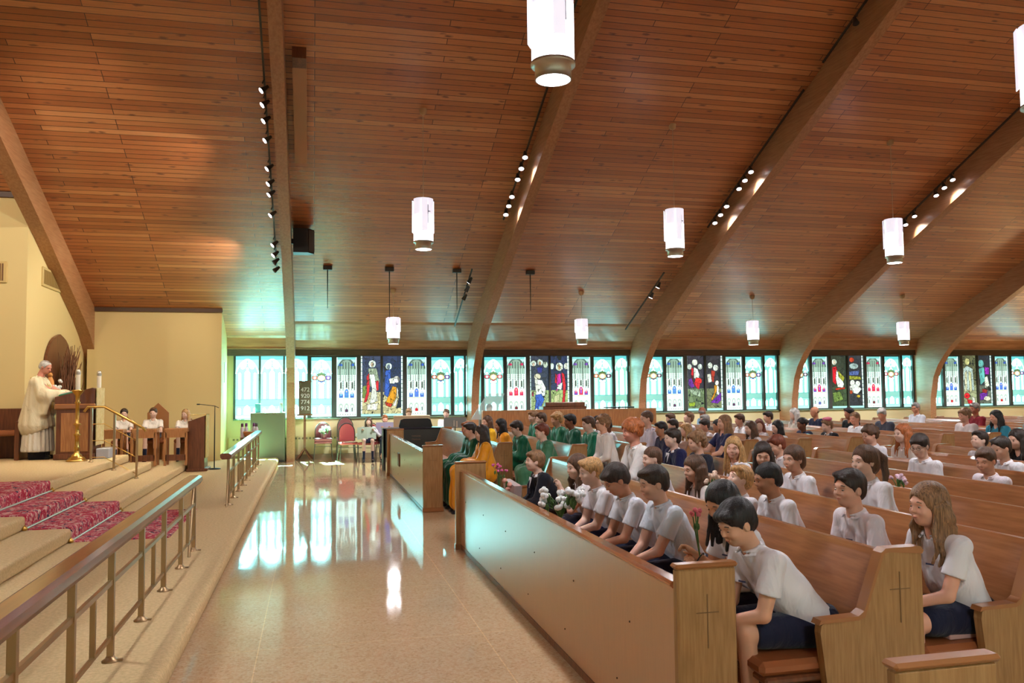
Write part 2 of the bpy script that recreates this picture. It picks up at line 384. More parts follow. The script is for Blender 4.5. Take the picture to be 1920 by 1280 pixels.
# ================================================================ stained glass
def raster(w_, h_, bg):
    im = np.zeros((h_, w_, 3)); im[:] = s2l(bg); u = (np.arange(w_)+.5)/w_; v = (np.arange(h_)+.5)/h_
    U, V = np.meshgrid(u, v); return im, U, V
GW, GH = 56, 160; GLASS_BOOST = 10.0     # clear glass passes far more daylight than the painted pieces
AR = .56/1.6
def ell_m(U, V, cu, cv, ru, rv): return ((U-cu)/ru)**2+((V-cv)/rv)**2 < 1
def lancet(U, V, cu, hw, v0, v1):
    tip = v1-hw*AR*1.3
    body = (abs(U-cu) < hw) & (V > v0) & (V < tip)
    top = (V >= tip) & (V < v1) & (abs(U-cu) < hw*np.sqrt(np.clip(1-((V-tip)/(v1-tip+1e-6))**1.5, 0, 1)))
    return body | top
def poly_m(U, V, pts):
    inside = np.zeros(U.shape, bool); n = len(pts)
    for i in range(n):
        x0, y0 = pts[i]; x1, y1 = pts[(i+1) % n]
        if y0 == y1: continue
        c = ((y0 > V) != (y1 > V)) & (U < (x1-x0)*(V-y0)/(y1-y0)+x0); inside ^= c
    return inside
WHT = (247, 255, 252)
def leads(im, U, V, n, col, seed, stretch=(1, 1), width=.012, mask=None):
    r_ = np.random.default_rng(seed); p = r_.random((n, 2)); p[:, 0] *= 1
    du = (U[..., None]-p[:, 0])*stretch[0]; dv = (V[..., None]-p[:, 1])/AR*stretch[1]
    dd = np.sort(np.sqrt(du*du+dv*dv), axis=2); e = (dd[..., 1]-dd[..., 0]) < width
    idx = np.argmin((du*du+dv*dv), axis=2); tone = (r_.random(n)*.5+.72)[idx][..., None]
    if mask is None: mask = np.ones(U.shape, bool)
    im[mask] = (im*tone)[mask]; im[e & mask] = s2l(col)
def plain(seed=0, tint=(142, 222, 204)):
    im, U, V = raster(GW, GH, tint)
    W_ = s2l(WHT); r_ = np.random.default_rng(seed)
    im[V > .945] = s2l((96, 196, 198)); im[(V > .20) & (V < .30)] = s2l(tuple(int(c*.9) for c in tint))
    im[V < .05] = s2l((176, 232, 220))
    im[abs(V-.205) < .004] = s2l((96, 180, 176)); im[abs(V-.30) < .004] = s2l((96, 180, 176))
    arch = (abs(U-.5)/.48)**1.7+np.clip((V-.72)/.23, 0, 9)**1.6
    im[(arch > .9) & (arch < 1.06) & (V > .72)] = W_
    im[(arch > .86) & (arch < .9) & (V > .72)] = s2l((110, 170, 170))
    for s_ in (-1, 1):
        m = ell_m(U+s_*(V-.86)*.55, V, .5+s_*.17, .865, .135, .072); im[m] = W_
    im[ell_m(U, V, .5, .80, .055, .018)] = W_
    for cu, hw, v1 in ((.5, .12, .775), (.17, .065, .735), (.83, .065, .735)):
        o_ = lancet(U, V, cu, hw+.035, .295, v1+.015); im[o_] = s2l((126, 206, 190)); im[lancet(U, V, cu, hw, .31, v1)] = W_
    for cu, hw, v1 in ((.5, .14, .205), (.16, .07, .17), (.84, .07, .17)):
        im[lancet(U, V, cu, hw, .065, v1)] = W_
    bands = np.sin(V*9+seed)*np.sin(U*5+seed*2); im *= (1+.06*bands)[..., None]
    return im, U, V
def quat(seed, cols):
    im, U, V = plain(seed, (150, 226, 208)); d = s2l((52, 58, 60))
    c = (.5, .655)
    def lobe(cu, cv, ru, rv, col):
        im[ell_m(U, V, cu, cv, ru+.03, rv+.010)] = d; im[ell_m(U, V, cu, cv, ru, rv)] = s2l(col)
    lobe(.17, .655, .13, .032, cols[0]); lobe(.83, .655, .13, .032, cols[1])
    dm = (abs(U-.5)/.24+abs(V-.705)/.05); im[dm < 1] = d; im[dm < .8] = s2l(cols[2])
    dm = (abs(U-.5)/.22+abs(V-.565)/.075); im[dm < 1] = d; im[dm < .8] = s2l((240, 244, 238))
    dm = (abs(U-.5)/.17+abs(V-.60)/.035); im[dm < 1] = s2l(cols[3])
    lobe(.5, .65, .19, .048, (226, 206, 152)); im[ell_m(U, V, .5, .65, .09, .03)] = s2l((246, 240, 226))
    for cu in (.17, .83): im[ell_m(U, V, cu, .655, .05, .016)] = s2l((244, 232, 214))
    return im
def canopy(seed, cA, cB, door):
    im, U, V = raster(GW, GH, (238, 246, 236)); d = s2l((54, 66, 60)); g = s2l((150, 186, 164))
    arch = (abs(U-.5)/.46)**1.9+np.clip((V-.80)/.18, 0, 9)**1.5
    im[(V > .80) & (arch < 1.05)] = s2l((88, 112, 100)); im[(V > .80) & (arch < .80)] = s2l((138, 170, 150))
    im[(V > .80) & (arch >= 1.05)] = s2l((186, 232, 222)); im[V > .965] = s2l((122, 204, 200))
    for cu in (.2, .8): im[ell_m(U, V, cu, .87, .10, .022)] = s2l(cA)
    im[(V > .70) & (V <= .80) & (abs(U-.5) < .46)] = s2l((150, 190, 172))
    k = np.sin(U*math.pi*14); im[(k > .80) & (V > .44) & (V < .92)] = d
    im[(abs((V*26) % 1-.5) < .07) & (V > .44) & (V < .80) & (np.abs(k) < .9)] = s2l((120, 150, 130))
    for cu in (.22, .5, .78):
        im[lancet(U, V, cu, .07, .46, .60)] = s2l((212, 226, 206)); im[lancet(U, V, cu, .035, .47, .58)] = d
        im[lancet(U, V, cu, .13, .29, .42 if cu != .5 else .48)] = s2l((236, 246, 240))
        im[lancet(U, V, cu, .10, .315, .40 if cu != .5 else .46)] = s2l(cA if cu != .5 else cB)
        im[lancet(U, V, cu, .04, .345, .41 if cu != .5 else .45)] = s2l(tuple(min(255, int(c*1.25)+18) for c in (cB if cu != .5 else cA)))
        im[ell_m(U, V, cu, .385 if cu != .5 else .42, .035, .012)] = s2l((236, 214, 190))
    g2 = ((abs((U*18) % 1-.5) < .12) | (abs((V*44) % 1-.5) < .10)) & (V < .80); im[g2] *= .72
    im[(V > .60) & (V < .80) & (abs((U*9) % 1-.5) > .3)] = s2l((176, 206, 186))
    im[abs(V-.30) < .006] = s2l((196, 186, 150)); im[(V > .26) & (V < .295)] = s2l((240, 244, 230))
    for cu in (.22, .5, .78):
        im[lancet(U, V, cu, .11, .075, .22)] = s2l((178, 202, 184)); im[lancet(U, V, cu, .06, .08, .19)] = s2l((236, 240, 228)); im[lancet(U, V, cu, .025, .08, .15)] = d
    im[lancet(U, V, .5, .075, .07, .13)] = s2l(door)
    im[(V < .045) & (abs((U*8) % 1-.5) < .28) & (V > .018)] = s2l((170, 180, 160))
    r_ = np.random.default_rng(seed); im *= (1-.16*(r_.random(U.shape) > .72))[..., None]
    im[(U < .03) | (U > .97)] = s2l((226, 246, 238))
    return im
def scene_pane(seed, sky, ground, shapes, side):
    im, U, V = raster(GW, GH, sky)
    im[V < .40] = s2l(ground); im[V < .2] = s2l(tuple(int(c*1.0) for c in ground))
    leads(im, U, V, 90, (34, 40, 40), seed)
    for sh in shapes:
        kind, col = sh[0], sh[1]
        m = ell_m(U, V, *sh[2:]) if kind == 'e' else poly_m(U, V, sh[2])
        im[m] = s2l(col)
        e = m & ~(np.roll(m, 1, 0) & np.roll(m, -1, 0) & np.roll(m, 1, 1) & np.roll(m, -1, 1)); 
        sub = im.copy(); leads(sub, U, V, 60, tuple(int(c*.45) for c in col), seed+len(col)+int(col[0]), (1.3, .5), .010, m); im[:] = sub
        im[e] = s2l((38, 36, 38))
    edge = (U < .07) if side < 0 else (U > .93)
    im[edge] = s2l((216, 240, 228)); im[edge & (abs((V*14) % 1-.5) < .07)] = s2l((90, 110, 100))
    im[V < .035] = s2l((168, 232, 218))
    return im
SK = (232, 206, 178)
def fig(cx, base, h, robe, robe2, face=SK, halo=(226, 232, 196), wd=.2):
    t_ = base+h
    return [('e', halo, cx, t_-.03, .15, .055), ('p', robe, [(cx-wd*.6, t_-.12), (cx+wd*.6, t_-.12), (cx+wd, base), (cx-wd, base)]),
            ('p', robe2, [(cx-wd*.15, t_-.12), (cx+wd*.5, t_-.14), (cx+wd*.55, base+.05), (cx-wd*.2, base)]), ('e', face, cx, t_-.045, .07, .034)]
RED = (206, 36, 48); BLU = (52, 92, 178); GLD = (214, 150, 34); WH2 = (232, 238, 222); PUR = (112, 50, 160); OLV = (120, 146, 66); DK = (40, 52, 66); PNK = (214, 60, 140)
ROCK = (196, 192, 142)
scenes = [
 (scene_pane(1, (58, 70, 96), ROCK, [('p', OLV, [(.08, .3), (.3, .32), (.3, .52), (.1, .5)]), ('e', (216, 234, 214), .58, .87, .19, .065), ('e', (176, 160, 130), .58, .86, .08, .04), ('p', (150, 170, 140), [(.38, .8), (.8, .8), (.95, .6), (.9, .45), (.4, .5)]), ('p', RED, [(.28, .66), (.42, .72), (.46, .5), (.42, .36), (.3, .24), (.14, .22), (.28, .4)]), ('p', RED, [(.75, .58), (.9, .6), (.92, .44), (.68, .38)]), ('p', WH2, [(.42, .7), (.7, .7), (.78, .52), (.86, .25), (.44, .2), (.56, .46)]), ('p', (226, 228, 206), [(.3, .2), (.9, .22), (.8, .1), (.3, .1)])], -1),
  scene_pane(2, (48, 62, 92), ROCK, [('e', (200, 224, 212), .3, .83, .17, .06), ('e', (110, 130, 150), .3, .82, .08, .04), ('p', BLU, [(.12, .76), (.42, .78), (.4, .5), (.28, .3), (.06, .36)]), ('p', WH2, [(.3, .62), (.7, .66), (.6, .54), (.34, .54)]), ('e', (238, 240, 228), .7, .61, .17, .06), ('p', DK, [(.74, .54), (.92, .5), (.92, .14), (.66, .12), (.8, .3)]), ('p', GLD, [(.5, .5), (.7, .48), (.68, .3), (.48, .2), (.14, .22), (.3, .36)]), ('p', (236, 232, 216), [(.7, .5), (.8, .42), (.66, .16), (.5, .16), (.7, .3)]), ('p', (188, 60, 40), [(.1, .24), (.5, .2), (.4, .14), (.16, .17)])], 1)),
 (scene_pane(3, (52, 62, 78), (150, 176, 120), [('e', (206, 226, 206), .22, .87, .15, .055), ('e', (206, 226, 206), .56, .89, .17, .06), ('e', (196, 220, 196), .85, .85, .13, .06), ('e', SK, .22, .85, .07, .035), ('e', (190, 150, 110), .56, .87, .07, .035), ('p', (44, 50, 120), [(.38, .8), (.72, .82), (.66, .7), (.44, .7)]), ('e', (222, 222, 190), .42, .64, .18, .055), ('p', WH2, [(.26, .6), (.66, .58), (.86, .44), (.8, .3), (.34, .3), (.3, .44)]), ('p', BLU, [(.28, .32), (.62, .34), (.78, .24), (.56, .08), (.24, .04), (.3, .2)]), ('p', (160, 40, 70), [(.1, .36), (.22, .4), (.22, .3), (.1, .3)]), ('p', WH2, [(.1, .02), (.4, .1), (.5, .02)])], -1),
  scene_pane(4, (46, 58, 88), (150, 176, 110), [('e', (200, 224, 206), .1, .82, .12, .06), ('e', (226, 238, 210), .5, .81, .2, .075), ('e', (200, 210, 190), .86, .82, .13, .06), ('e', (196, 160, 110), .5, .80, .08, .045), ('p', (206, 50, 160), [(.36, .68), (.56, .7), (.6, .5), (.3, .36), (.34, .5)]), ('p', RED, [(.6, .72), (.76, .68), (.84, .5), (.78, .2), (.74, .04), (.54, .04), (.66, .3), (.66, .5)]), ('p', RED, [(.28, .7), (.38, .66), (.36, .5), (.24, .54)]), ('p', WH2, [(.4, .5), (.66, .54), (.6, .4), (.34, .42)]), ('p', (196, 204, 150), [(.2, .3), (.5, .34), (.46, .02), (.12, .02)])], 1)),
 (scene_pane(5, (62, 60, 70), (108, 130, 92), [('e', (222, 230, 206), .5, .88, .17, .06), ('e', (200, 216, 200), .2, .80, .14, .055), ('e', (200, 216, 200), .8, .80, .14, .055), ('p', RED, [(.3, .8), (.44, .76), (.4, .55), (.5, .44), (.3, .46), (.26, .6)]), ('p', (226, 232, 216), [(.42, .8), (.66, .76), (.8, .62), (.56, .56), (.42, .6)]), ('e', (222, 46, 42), .68, .54, .22, .06), ('p', RED, [(.4, .52), (.8, .5), (.72, .38), (.6, .4)]), ('p', PUR, [(.1, .56), (.3, .6), (.46, .44), (.3, .4), (.1, .48)]), ('p', (156, 180, 150), [(.12, .4), (.5, .38), (.8, .36), (.8, .24), (.3, .3)]), ('p', (160, 190, 60), [(.1, .14), (.5, .16), (.46, .08), (.12, .07)])], -1),
  scene_pane(6, (58, 56, 60), (120, 128, 90), [('e', (216, 226, 210), .3, .82, .15, .06), ('e', (216, 226, 210), .62, .78, .16, .06), ('p', (160, 56, 40), [(.34, .74), (.6, .72), (.5, .5), (.34, .54)]), ('p', (222, 226, 206), [(.1, .66), (.34, .68), (.4, .52), (.16, .5)]), ('e', (236, 232, 200), .68, .5, .12, .05), ('p', GLD, [(.5, .46), (.78, .46), (.6, .3), (.4, .18), (.3, .2), (.5, .32)]), ('p', WH2, [(.66, .46), (.8, .44), (.8, .26), (.64, .3)]), ('p', PUR, [(.26, .14), (.6, .24), (.92, .34), (.9, .18), (.7, .12)])], 1)),
 (scene_pane(7, (60, 70, 56), (66, 84, 58), [('e', (206, 222, 196), .28, .88, .16, .06), ('e', SK, .28, .87, .07, .035), ('p', RED, [(.14, .78), (.42, .8), (.5, .66), (.34, .44), (.14, .5)]), ('p', (230, 234, 218), [(.4, .74), (.56, .66), (.86, .46), (.8, .38), (.44, .4), (.34, .56)]), ('p', (160, 166, 60), [(.5, .72), (.92, .58), (.8, .5), (.5, .6)]), ('p', (196, 56, 36), [(.3, .38), (.92, .4), (.9, .36), (.3, .34)]), ('p', (110, 140, 70), [(.12, .3), (.6, .32), (.8, .16), (.2, .1)])], -1),
  scene_pane(8, (54, 58, 62), (56, 60, 66), [('e', (190, 70, 46), .3, .92, .16, .05), ('e', (150, 176, 170), .42, .80, .3, .06), ('p', (84, 104, 156), [(.1, .7), (.8, .72), (.7, .62), (.1, .62)]), ('p', (150, 156, 56), [(.1, .62), (.8, .6), (.9, .54), (.1, .54)]), ('e', (232, 234, 216), .3, .48, .16, .06), ('e', (222, 226, 206), .64, .46, .16, .06), ('p', WH2, [(.1, .42), (.5, .46), (.9, .36), (.6, .26), (.14, .3)]), ('e', (196, 84, 50), .2, .3, .1, .04), ('e', (206, 180, 60), .66, .22, .12, .03)], 1)),
 (scene_pane(9, (96, 100, 70), (150, 160, 120), [('e', (196, 196, 130), .44, .88, .17, .07), ('p', (176, 200, 190), [(.14, .74), (.4, .8), (.8, .74), (.86, .3), (.1, .32)]), ('p', (206, 210, 170), [(.24, .66), (.4, .7), (.36, .26), (.2, .3)]), ('p', (196, 200, 150), [(.5, .7), (.7, .66), (.7, .3), (.52, .26)]), ('e', (216, 40, 50), .34, .2, .2, .06), ('p', RED, [(.3, .14), (.8, .1), (.7, .03), (.4, .04)]), ('p', WH2, [(.66, .2), (.9, .14), (.86, .05), (.7, .06)])], -1),
  scene_pane(10, (46, 52, 60), (100, 110, 96), [('e', (110, 190, 180), .3, .84, .2, .08), ('p', (96, 180, 170), [(.12, .74), (.5, .78), (.56, .5), (.2, .4)]), ('p', (150, 50, 170), [(.5, .78), (.86, .76), (.84, .62), (.56, .62)]), ('p', (206, 216, 190), [(.5, .56), (.7, .6), (.84, .4), (.5, .34)]), ('p', PUR, [(.1, .24), (.7, .28), (.6, .12), (.12, .1)]), ('e', (226, 228, 200), .64, .14, .24, .05), ('p', (150, 50, 46), [(.3, .34), (.7, .32), (.6, .24), (.3, .26)])], 1)),
]
def glass_mesh(name, im, w_=.56, h_=1.6, boost=1.0):
    H_, W__ = im.shape[:2]
    xs = np.linspace(0, w_, W__+1); zs = np.linspace(0, h_, H_+1)
    Xg, Zg = np.meshgrid(xs, zs); V = np.zeros(((H_+1)*(W__+1), 3)); V[:, 0] = Xg.ravel(); V[:, 2] = Zg.ravel()
    i = np.arange(H_*W__); r_, c_ = i//W__, i % W__; b0 = r_*(W__+1)+c_
    F = np.stack([b0, b0+1, b0+W__+2, b0+W__+1], 1)
    me = bpy.data.meshes.new(name); np_mesh(me, V, F, smooth=False)
    at = me.color_attributes.new('glass', 'FLOAT_COLOR', 'CORNER')
    mn = im.min(2); bo = np.clip((mn-.55)/.25, 0, 1)[..., None]; im = np.clip(im, 0, 1)*(1+GLASS_BOOST*boost*bo*np.array([.27, 1.0, 1.02]))
    col = np.ones((H_*W__, 4, 4)); col[:, :, :3] = im.reshape(-1, 1, 3); at.data.foreach_set('color', col.ravel().astype(np.float32))
    return me
def np_mesh(me, V, F, smooth=True):
    V = np.asarray(V, np.float32); F = np.asarray(F, np.int32); n = len(F)
    me.vertices.add(len(V)); me.vertices.foreach_set('co', V.ravel())
    me.loops.add(n*4); me.loops.foreach_set('vertex_index', F.ravel())
    me.polygons.add(n); me.polygons.foreach_set('loop_start', np.arange(0, n*4, 4, dtype=np.int32))
    me.polygons.foreach_set('use_smooth', np.full(n, smooth)); me.update(calc_edges=True)
def glass_mat(name, strength, see=0):
    m = bpy.data.materials.new(name); m.use_nodes = True; nt = m.node_tree; nt.nodes.clear(); L = nt.links.new
    at = nt.nodes.new('ShaderNodeAttribute'); at.attribute_name = 'glass'
    em = nt.nodes.new('ShaderNodeEmission'); em.inputs[1].default_value = strength; L(at.outputs['Color'], em.inputs[0])
    gl = nt.nodes.new('ShaderNodeBsdfGlossy'); gl.inputs['Roughness'].default_value = .15; gl.inputs[0].default_value = (.04, .04, .04, 1)
    ad = nt.nodes.new('ShaderNodeAddShader'); L(em.outputs[0], ad.inputs[0]); L(gl.outputs[0], ad.inputs[1]); last = ad
    if see:
        tr = nt.nodes.new('ShaderNodeBsdfTransparent'); sc = nt.nodes.new('ShaderNodeMix'); sc.data_type = 'RGBA'; sc.inputs[0].default_value = see
        sc.inputs[6].default_value = (0, 0, 0, 1); L(at.outputs['Color'], sc.inputs[7]); L(sc.outputs[2], tr.inputs[0])
        a2 = nt.nodes.new('ShaderNodeAddShader'); L(ad.outputs[0], a2.inputs[0]); L(tr.outputs[0], a2.inputs[1]); last = a2
    ou = nt.nodes.new('ShaderNodeOutputMaterial'); L(last.outputs[0], ou.inputs[0]); return m
GLASS_E = .88
M['glass'] = glass_mat('stained_glass', GLASS_E); M['glass_sun'] = glass_mat('sunlit_glass', GLASS_E, .8)
pl_me = [glass_mesh('plain_pane', plain(s_, t_)[0]) for s_, t_ in ((0, (142, 222, 204)), (1, (150, 224, 196)), (2, (128, 216, 200)))]
q_me = [glass_mesh('medallion_pane', quat(s_, c_)) for s_, c_ in ((0, ((196, 120, 96), (120, 90, 160), (96, 132, 84), (70, 96, 170))), (1, ((206, 96, 110), (214, 120, 120), (110, 150, 90), (206, 90, 96))), (2, ((206, 130, 90), (96, 70, 90), (84, 120, 60), (90, 70, 110))))]
c_me = [glass_mesh('canopy_pane', canopy(0, (62, 108, 196), (84, 150, 214), (90, 60, 90)), boost=.12), glass_mesh('canopy_pane', canopy(1, (206, 46, 96), (226, 50, 70), (120, 60, 70)), boost=.12), glass_mesh('canopy_pane', canopy(2, (60, 96, 190), (90, 130, 220), (200, 40, 50)), boost=.12), glass_mesh('canopy_pane', canopy(3, (120, 70, 180), (226, 50, 80), (90, 100, 170)), boost=.12)]
s_me = [(glass_mesh('figure_pane', a_, boost=.04), glass_mesh('figure_pane', b_, boost=.04)) for a_, b_ in scenes]

def bay(n, x0, panes):
    """panes: (offset, width, mesh, framed)"""
    root = thing('window_%d' % n, (x0, WN+.02, 1.06), None, None); root['kind'] = 'structure'
    fr = MB(); xs = [p[0] for p in panes]+[panes[-1][0]+panes[-1][1]]
    prev = None
    for (ox, wd, me, framed, sun_) in panes:
        z0, z1 = (.03, 1.59) if framed else (.02, 1.62)
        p = bpy.data.objects.new('pane', me.copy() if False else me); COL.objects.link(p); p.parent = root
        p.location = (ox, .03, z0); p.scale = (wd/.56, 1, (z1-z0)/1.6)
        mm = M['glass_sun'] if sun_ else M['glass']
        if not me.materials: me.materials.append(M['glass'])
        p.material_slots[0].link = 'OBJECT'; p.material_slots[0].material = mm
        if prev is not None: fr.box(prev, ox, -.05, .06, 0, 1.64)
        else: fr.box(ox-.05, ox, -.05, .06, 0, 1.64)
        fr.box(ox, ox+wd, -.02, .06, 0, z0); fr.box(ox, ox+wd, -.02, .06, z1, 1.64)
        prev = ox+wd
    fr.box(prev, prev+.05, -.05, .06, 0, 1.64)
    fr.build('window_frame', M['dark_frame'], root)
    MB().box(xs[0]-.05, prev+.05, -.09, .05, -.03, 0.0).build('window_sill', mat('sill', (120, 150, 124), .6), root)
    return root
P_, Q_, C_ = pl_me, q_me, c_me
bay(1, 0, [(-1.95, .57, P_[0], 0, 1), (-1.33, .56, P_[1], 0, 1), (-.73, .57, P_[0], 0, 1), (-.06, .52, Q_[0], 1, 1), (.59, .52, C_[0], 1, 0), (1.22, .52, s_me[0][0], 0, 0), (1.80, .53, s_me[0][1], 0, 0), (2.44, .53, C_[2], 1, 0), (3.10, .53, Q_[0], 1, 0), (3.72, .40, P_[2], 0, 0)])
for n_, (x0, q, c1, c2, q2) in enumerate(((4.07, 1, 1, 3, 2), (8.81, 2, 0, 0, 0), (13.57, 2, 3, 1, 1), (18.30, 0, 2, 2, 0))):
    bay(n_+2, x0, [(-.02, .42, P_[n_ % 3], 0, 0), (.49, .54, Q_[q], 1, 0), (1.13, .55, C_[c1], 1, 0), (1.79, .55, s_me[n_+1][0], 0, 0), (2.39, .55, s_me[n_+1][1], 0, 0), (3.02, .55, C_[c2], 1, 0), (3.66, .56, Q_[q2], 1, 0), (4.30, .46, P_[(n_+1) % 3], 0, 0)])
# windows of the wall behind the camera, plain milky panes
M['milky'] = mat('milky_glass', (220, 240, 236), .4, emit=(206, 236, 214), es=1.3)
for n_ in range(6):
    x0 = ARCH_X[n_]+.5; x1 = ARCH_X[n_+1]-.4
    root = thing('window_%d' % (n_+6), (0, WS-.05, 0), None, None); root['kind'] = 'structure'
    MB().box(x0, x1, -.02, 0, 1.08, 2.67).build('pane', M['milky'], root)
    fr = MB()
    for k in range(8): fr.box(x0+(x1-x0)*k/7-.04, x0+(x1-x0)*k/7+.04, -.02, .06, 1.06, 2.69)
    fr.build('window_frame', M['dark_frame'], root)
# ================================================================ lamps
M['shade'] = mat('lamp_shade_glass', (246, 244, 250), .4, emit=(244, 240, 255), es=.55)
M['shade_hot'] = mat('lamp_shade_lit', (250, 250, 252), .4, emit=(252, 250, 255), es=3.0)
def pendant(x, y, label, w_=1.0):
    low = y > 17 or y < 3
    yc = y; zt = zc(y); hb = 2.87 if low else 4.22; hs_ = .64 if low else .89; R_ = .15 if low else .172
    t = thing('pendant_lamp', (x, y, hb), label, 'lamp', 'cylinder pendant lamps')
    MB().lathe([(R_*.86, 0), (R_*.86, .11), (R_*1.04, .112), (R_*1.04, .14), (R_*.9, .142)], n=28).build('collar', M['chrome'], t)
    MB().lathe([(R_*.8, .0), (.001, -.001)], n=24, caps=False).build('diffuser', M['lamp_on'], t)
    MB().lathe([(R_, .13), (R_, hs_*.68)], n=28, caps=False).build('shade', M['shade_hot'], t)
    MB().lathe([(R_, hs_*.68), (R_, hs_), (R_*.2, hs_+.005)], n=28, caps=False).build('upper_shade', M['shade'], t)
    for an in (0.5, 2.6, 4.7):
        s_ = MB()
        cx, cy = math.cos(an)*R_*1.1, math.sin(an)*R_*1.1
        s_.prism([(cx-.05*math.sin(an), cy+.05*math.cos(an)), (cx+.05*math.sin(an), cy-.05*math.cos(an)), (cx+.05*math.sin(an)+.008*math.cos(an), cy-.05*math.cos(an)+.008*math.sin(an)), (cx-.05*math.sin(an)+.008*math.cos(an), cy+.05*math.cos(an)+.008*math.sin(an))], 'z', .30, hs_*.98)
        s_.build('fin', M['shade'], t)
    c_ = MB(); an = -1.25; ux, uy = math.cos(an), math.sin(an); px_, py_ = ux*(R_+.006), uy*(R_+.006)
    def strip(w2, z0, z1): c_.prism([(px_-uy*w2, py_+ux*w2), (px_+uy*w2, py_-ux*w2), (px_+uy*w2+ux*.006, py_-ux*w2+uy*.006), (px_-uy*w2+ux*.006, py_+ux*w2+uy*.006)], 'z', z0, z1)
    strip(.006, hs_*.48, hs_*.86); strip(.045, hs_*.72, hs_*.735); c_.build('cross', mat('cross_grey', (120, 116, 130), .5), t)
    MB().tube([(0, 0, hs_), (0, 0, zt-hb-.05)], .005, 6).build('cord', mat('cord_pale', (206, 180, 150), .6), t)
    MB().lathe([(.02, zt-hb-.09), (.06, zt-hb-.06), (.07, zt-hb+.02)], n=16).build('canopy', mat('canopy_tan', (196, 160, 120), .6), t)
    l = bpy.data.lights.new('bulb', 'SPOT'); l.energy = LAMP_W*w_*1.5; l.shadow_soft_size = .12; l.color = (.97, .97, 1); l.spot_size = math.radians(168); l.spot_blend = .5
    lo = bpy.data.objects.new('bulb', l); COL.objects.link(lo); lo.location = (x, y, hb-.16)
    return t
for (x, y, lb) in ((1.87, 14.42, 'cylinder pendant lamp hanging above the terrazzo aisle, beside the speaker post'), (6.62, 14.38, 'lit pendant lamp hanging between the second and third curved beams'),
    (11.42, 14.41, 'lit pendant lamp hanging in front of the fourth curved beam'), (1.86, 6.26, 'very large near pendant lamp cut off by the top edge of the photo'),
    (6.62, 6.26, 'pendant lamp only partly in frame at the upper right edge'), (1.86, 20.0, 'small low pendant lamp hanging before the windows near the piano'),
    (6.59, 19.95, 'small low pendant lamp above the choir, before the second window bay'), (11.4, 20.0, 'small low pendant lamp before the third window bay'), (15.93, 19.85, 'small low pendant lamp furthest along the windows, before the fourth bay')):
    pendant(x, y, lb)
for k, (x, y) in enumerate(((1.86, .7), (6.6, .7), (11.4, 6.26), (11.4, .7), (16.0, 14.4), (16.0, 6.26), (20.4, 14.4), (20.5, 20.0), (20.4, 6.26), (-3.0, 6.3))):  # extra bulbs added beyond the view to light the room, no pendants built
    l = bpy.data.lights.new('bulb', 'SPOT'); l.energy = LAMP_W*(1.2 if y > 2 else .55); l.shadow_soft_size = .15; l.color = (.97, .97, 1); l.spot_size = math.radians(168); l.spot_blend = .5
    lo = bpy.data.objects.new('bulb', l); COL.objects.link(lo); lo.location = (x, y, 4.0 if 3 < y < 17 else 2.75)

# track lights
def head(mb_b, mb_f, p, dv, r_=.055, ln=.15):
    p = Vector(p); dv = Vector(dv).normalized(); mb_b.tube([p-dv*ln, p-dv*ln*.35, p], [r_*.45, r_*.8, r_], 12)
    mb_f.tube([p-dv*.012, p+dv*.002], r_*.9, 12)
def track(x, y0, y1, heads, label, dz=.12, off=True, hd=(0, -.35, -1), group='track light rails', glow=0):
    t = thing('track_light', (x, y0, zc(y0)-dz), label, 'track light', group)
    y2, z2 = y1-y0, zc(y1)-zc(y0)
    MB().tube([(0, 0, 0), (0, y2, z2)], .022, 4).build('rail', M['darkmetal'], t)
    for (yy, lit, dv) in heads:
        b_ = MB(); f_ = MB(); z0 = zc(yy)-zc(y0)
        head(b_, f_, (-.05, yy-y0, z0-.2), dv); b_.tube([(0, yy-y0, z0), (-.03, yy-y0, z0-.08)], .012, 6)
        ho = b_.build('spot_head', M['darkmetal'], t); f_.build('lens', M['lamp_on'] if lit else M['black'], ho)
    return t
DN = (-.1, -.45, -.9); LF = (-.75, -.25, -.65); UPD = (0, -.3, -.95)
track(3.93, 13.6, 17.1, [(15.0, 1, DN), (15.3, 1, DN), (15.6, 1, DN), (16.1, 1, DN), (16.38, 1, DN), (16.65, 1, DN)], 'ceiling track with six lit spots beside the second curved beam')
track(8.68, 13.2, 17.1, [(15.05, 1, DN), (15.3, 1, DN), (15.55, 1, DN), (16.1, 1, DN), (16.38, 1, DN), (16.65, 1, DN)], 'ceiling track with six lit spots beside the third curved beam')
track(13.42, 13.2, 17.0, [(14.95, 1, DN), (15.2, 1, DN), (15.45, 1, DN), (16.15, 1, DN), (16.45, 1, DN)], 'ceiling track with five lit spots beside the fourth curved beam')
track(-.80, 12.1, 19.0, [(13.85, 1, LF), (14.15, 1, LF), (14.5, 1, LF), (14.95, 1, LF), (15.65, 1, LF), (16.05, 1, LF), (16.35, 1, LF), (16.95, 1, LF), (17.9, 1, LF), (18.25, 1, LF), (18.5, 0, LF), (18.8, 0, LF)], 'long ceiling track of ten lit and two dark spots aimed at the altar')
track(3.58, 18.9, 21.4, [(19.1, 1, (-.5, .3, -.8)), (19.45, 0, (-.5, .3, -.8)), (19.8, 0, (-.5, .3, -.8))], 'short ceiling track above the piano with a single lit spot')
track(8.37, 18.85, 21.5, [(19.15, 1, (-.4, .2, -.9)), (19.6, 1, (-.4, .2, -.9))], 'short ceiling track with two lit spots above the choir wall')
track(9.07, 16.2, 17.2, [], 'short dark track piece without spots on the right side of the third beam')
track(3.93, 10.6, 12.4, [(10.8, 0, DN)], 'unlit track piece beside the second beam near the top of the photo')
track(8.68, 10.7, 12.6, [(11.6, 0, DN)], 'unlit track piece beside the third beam near the top of the photo')
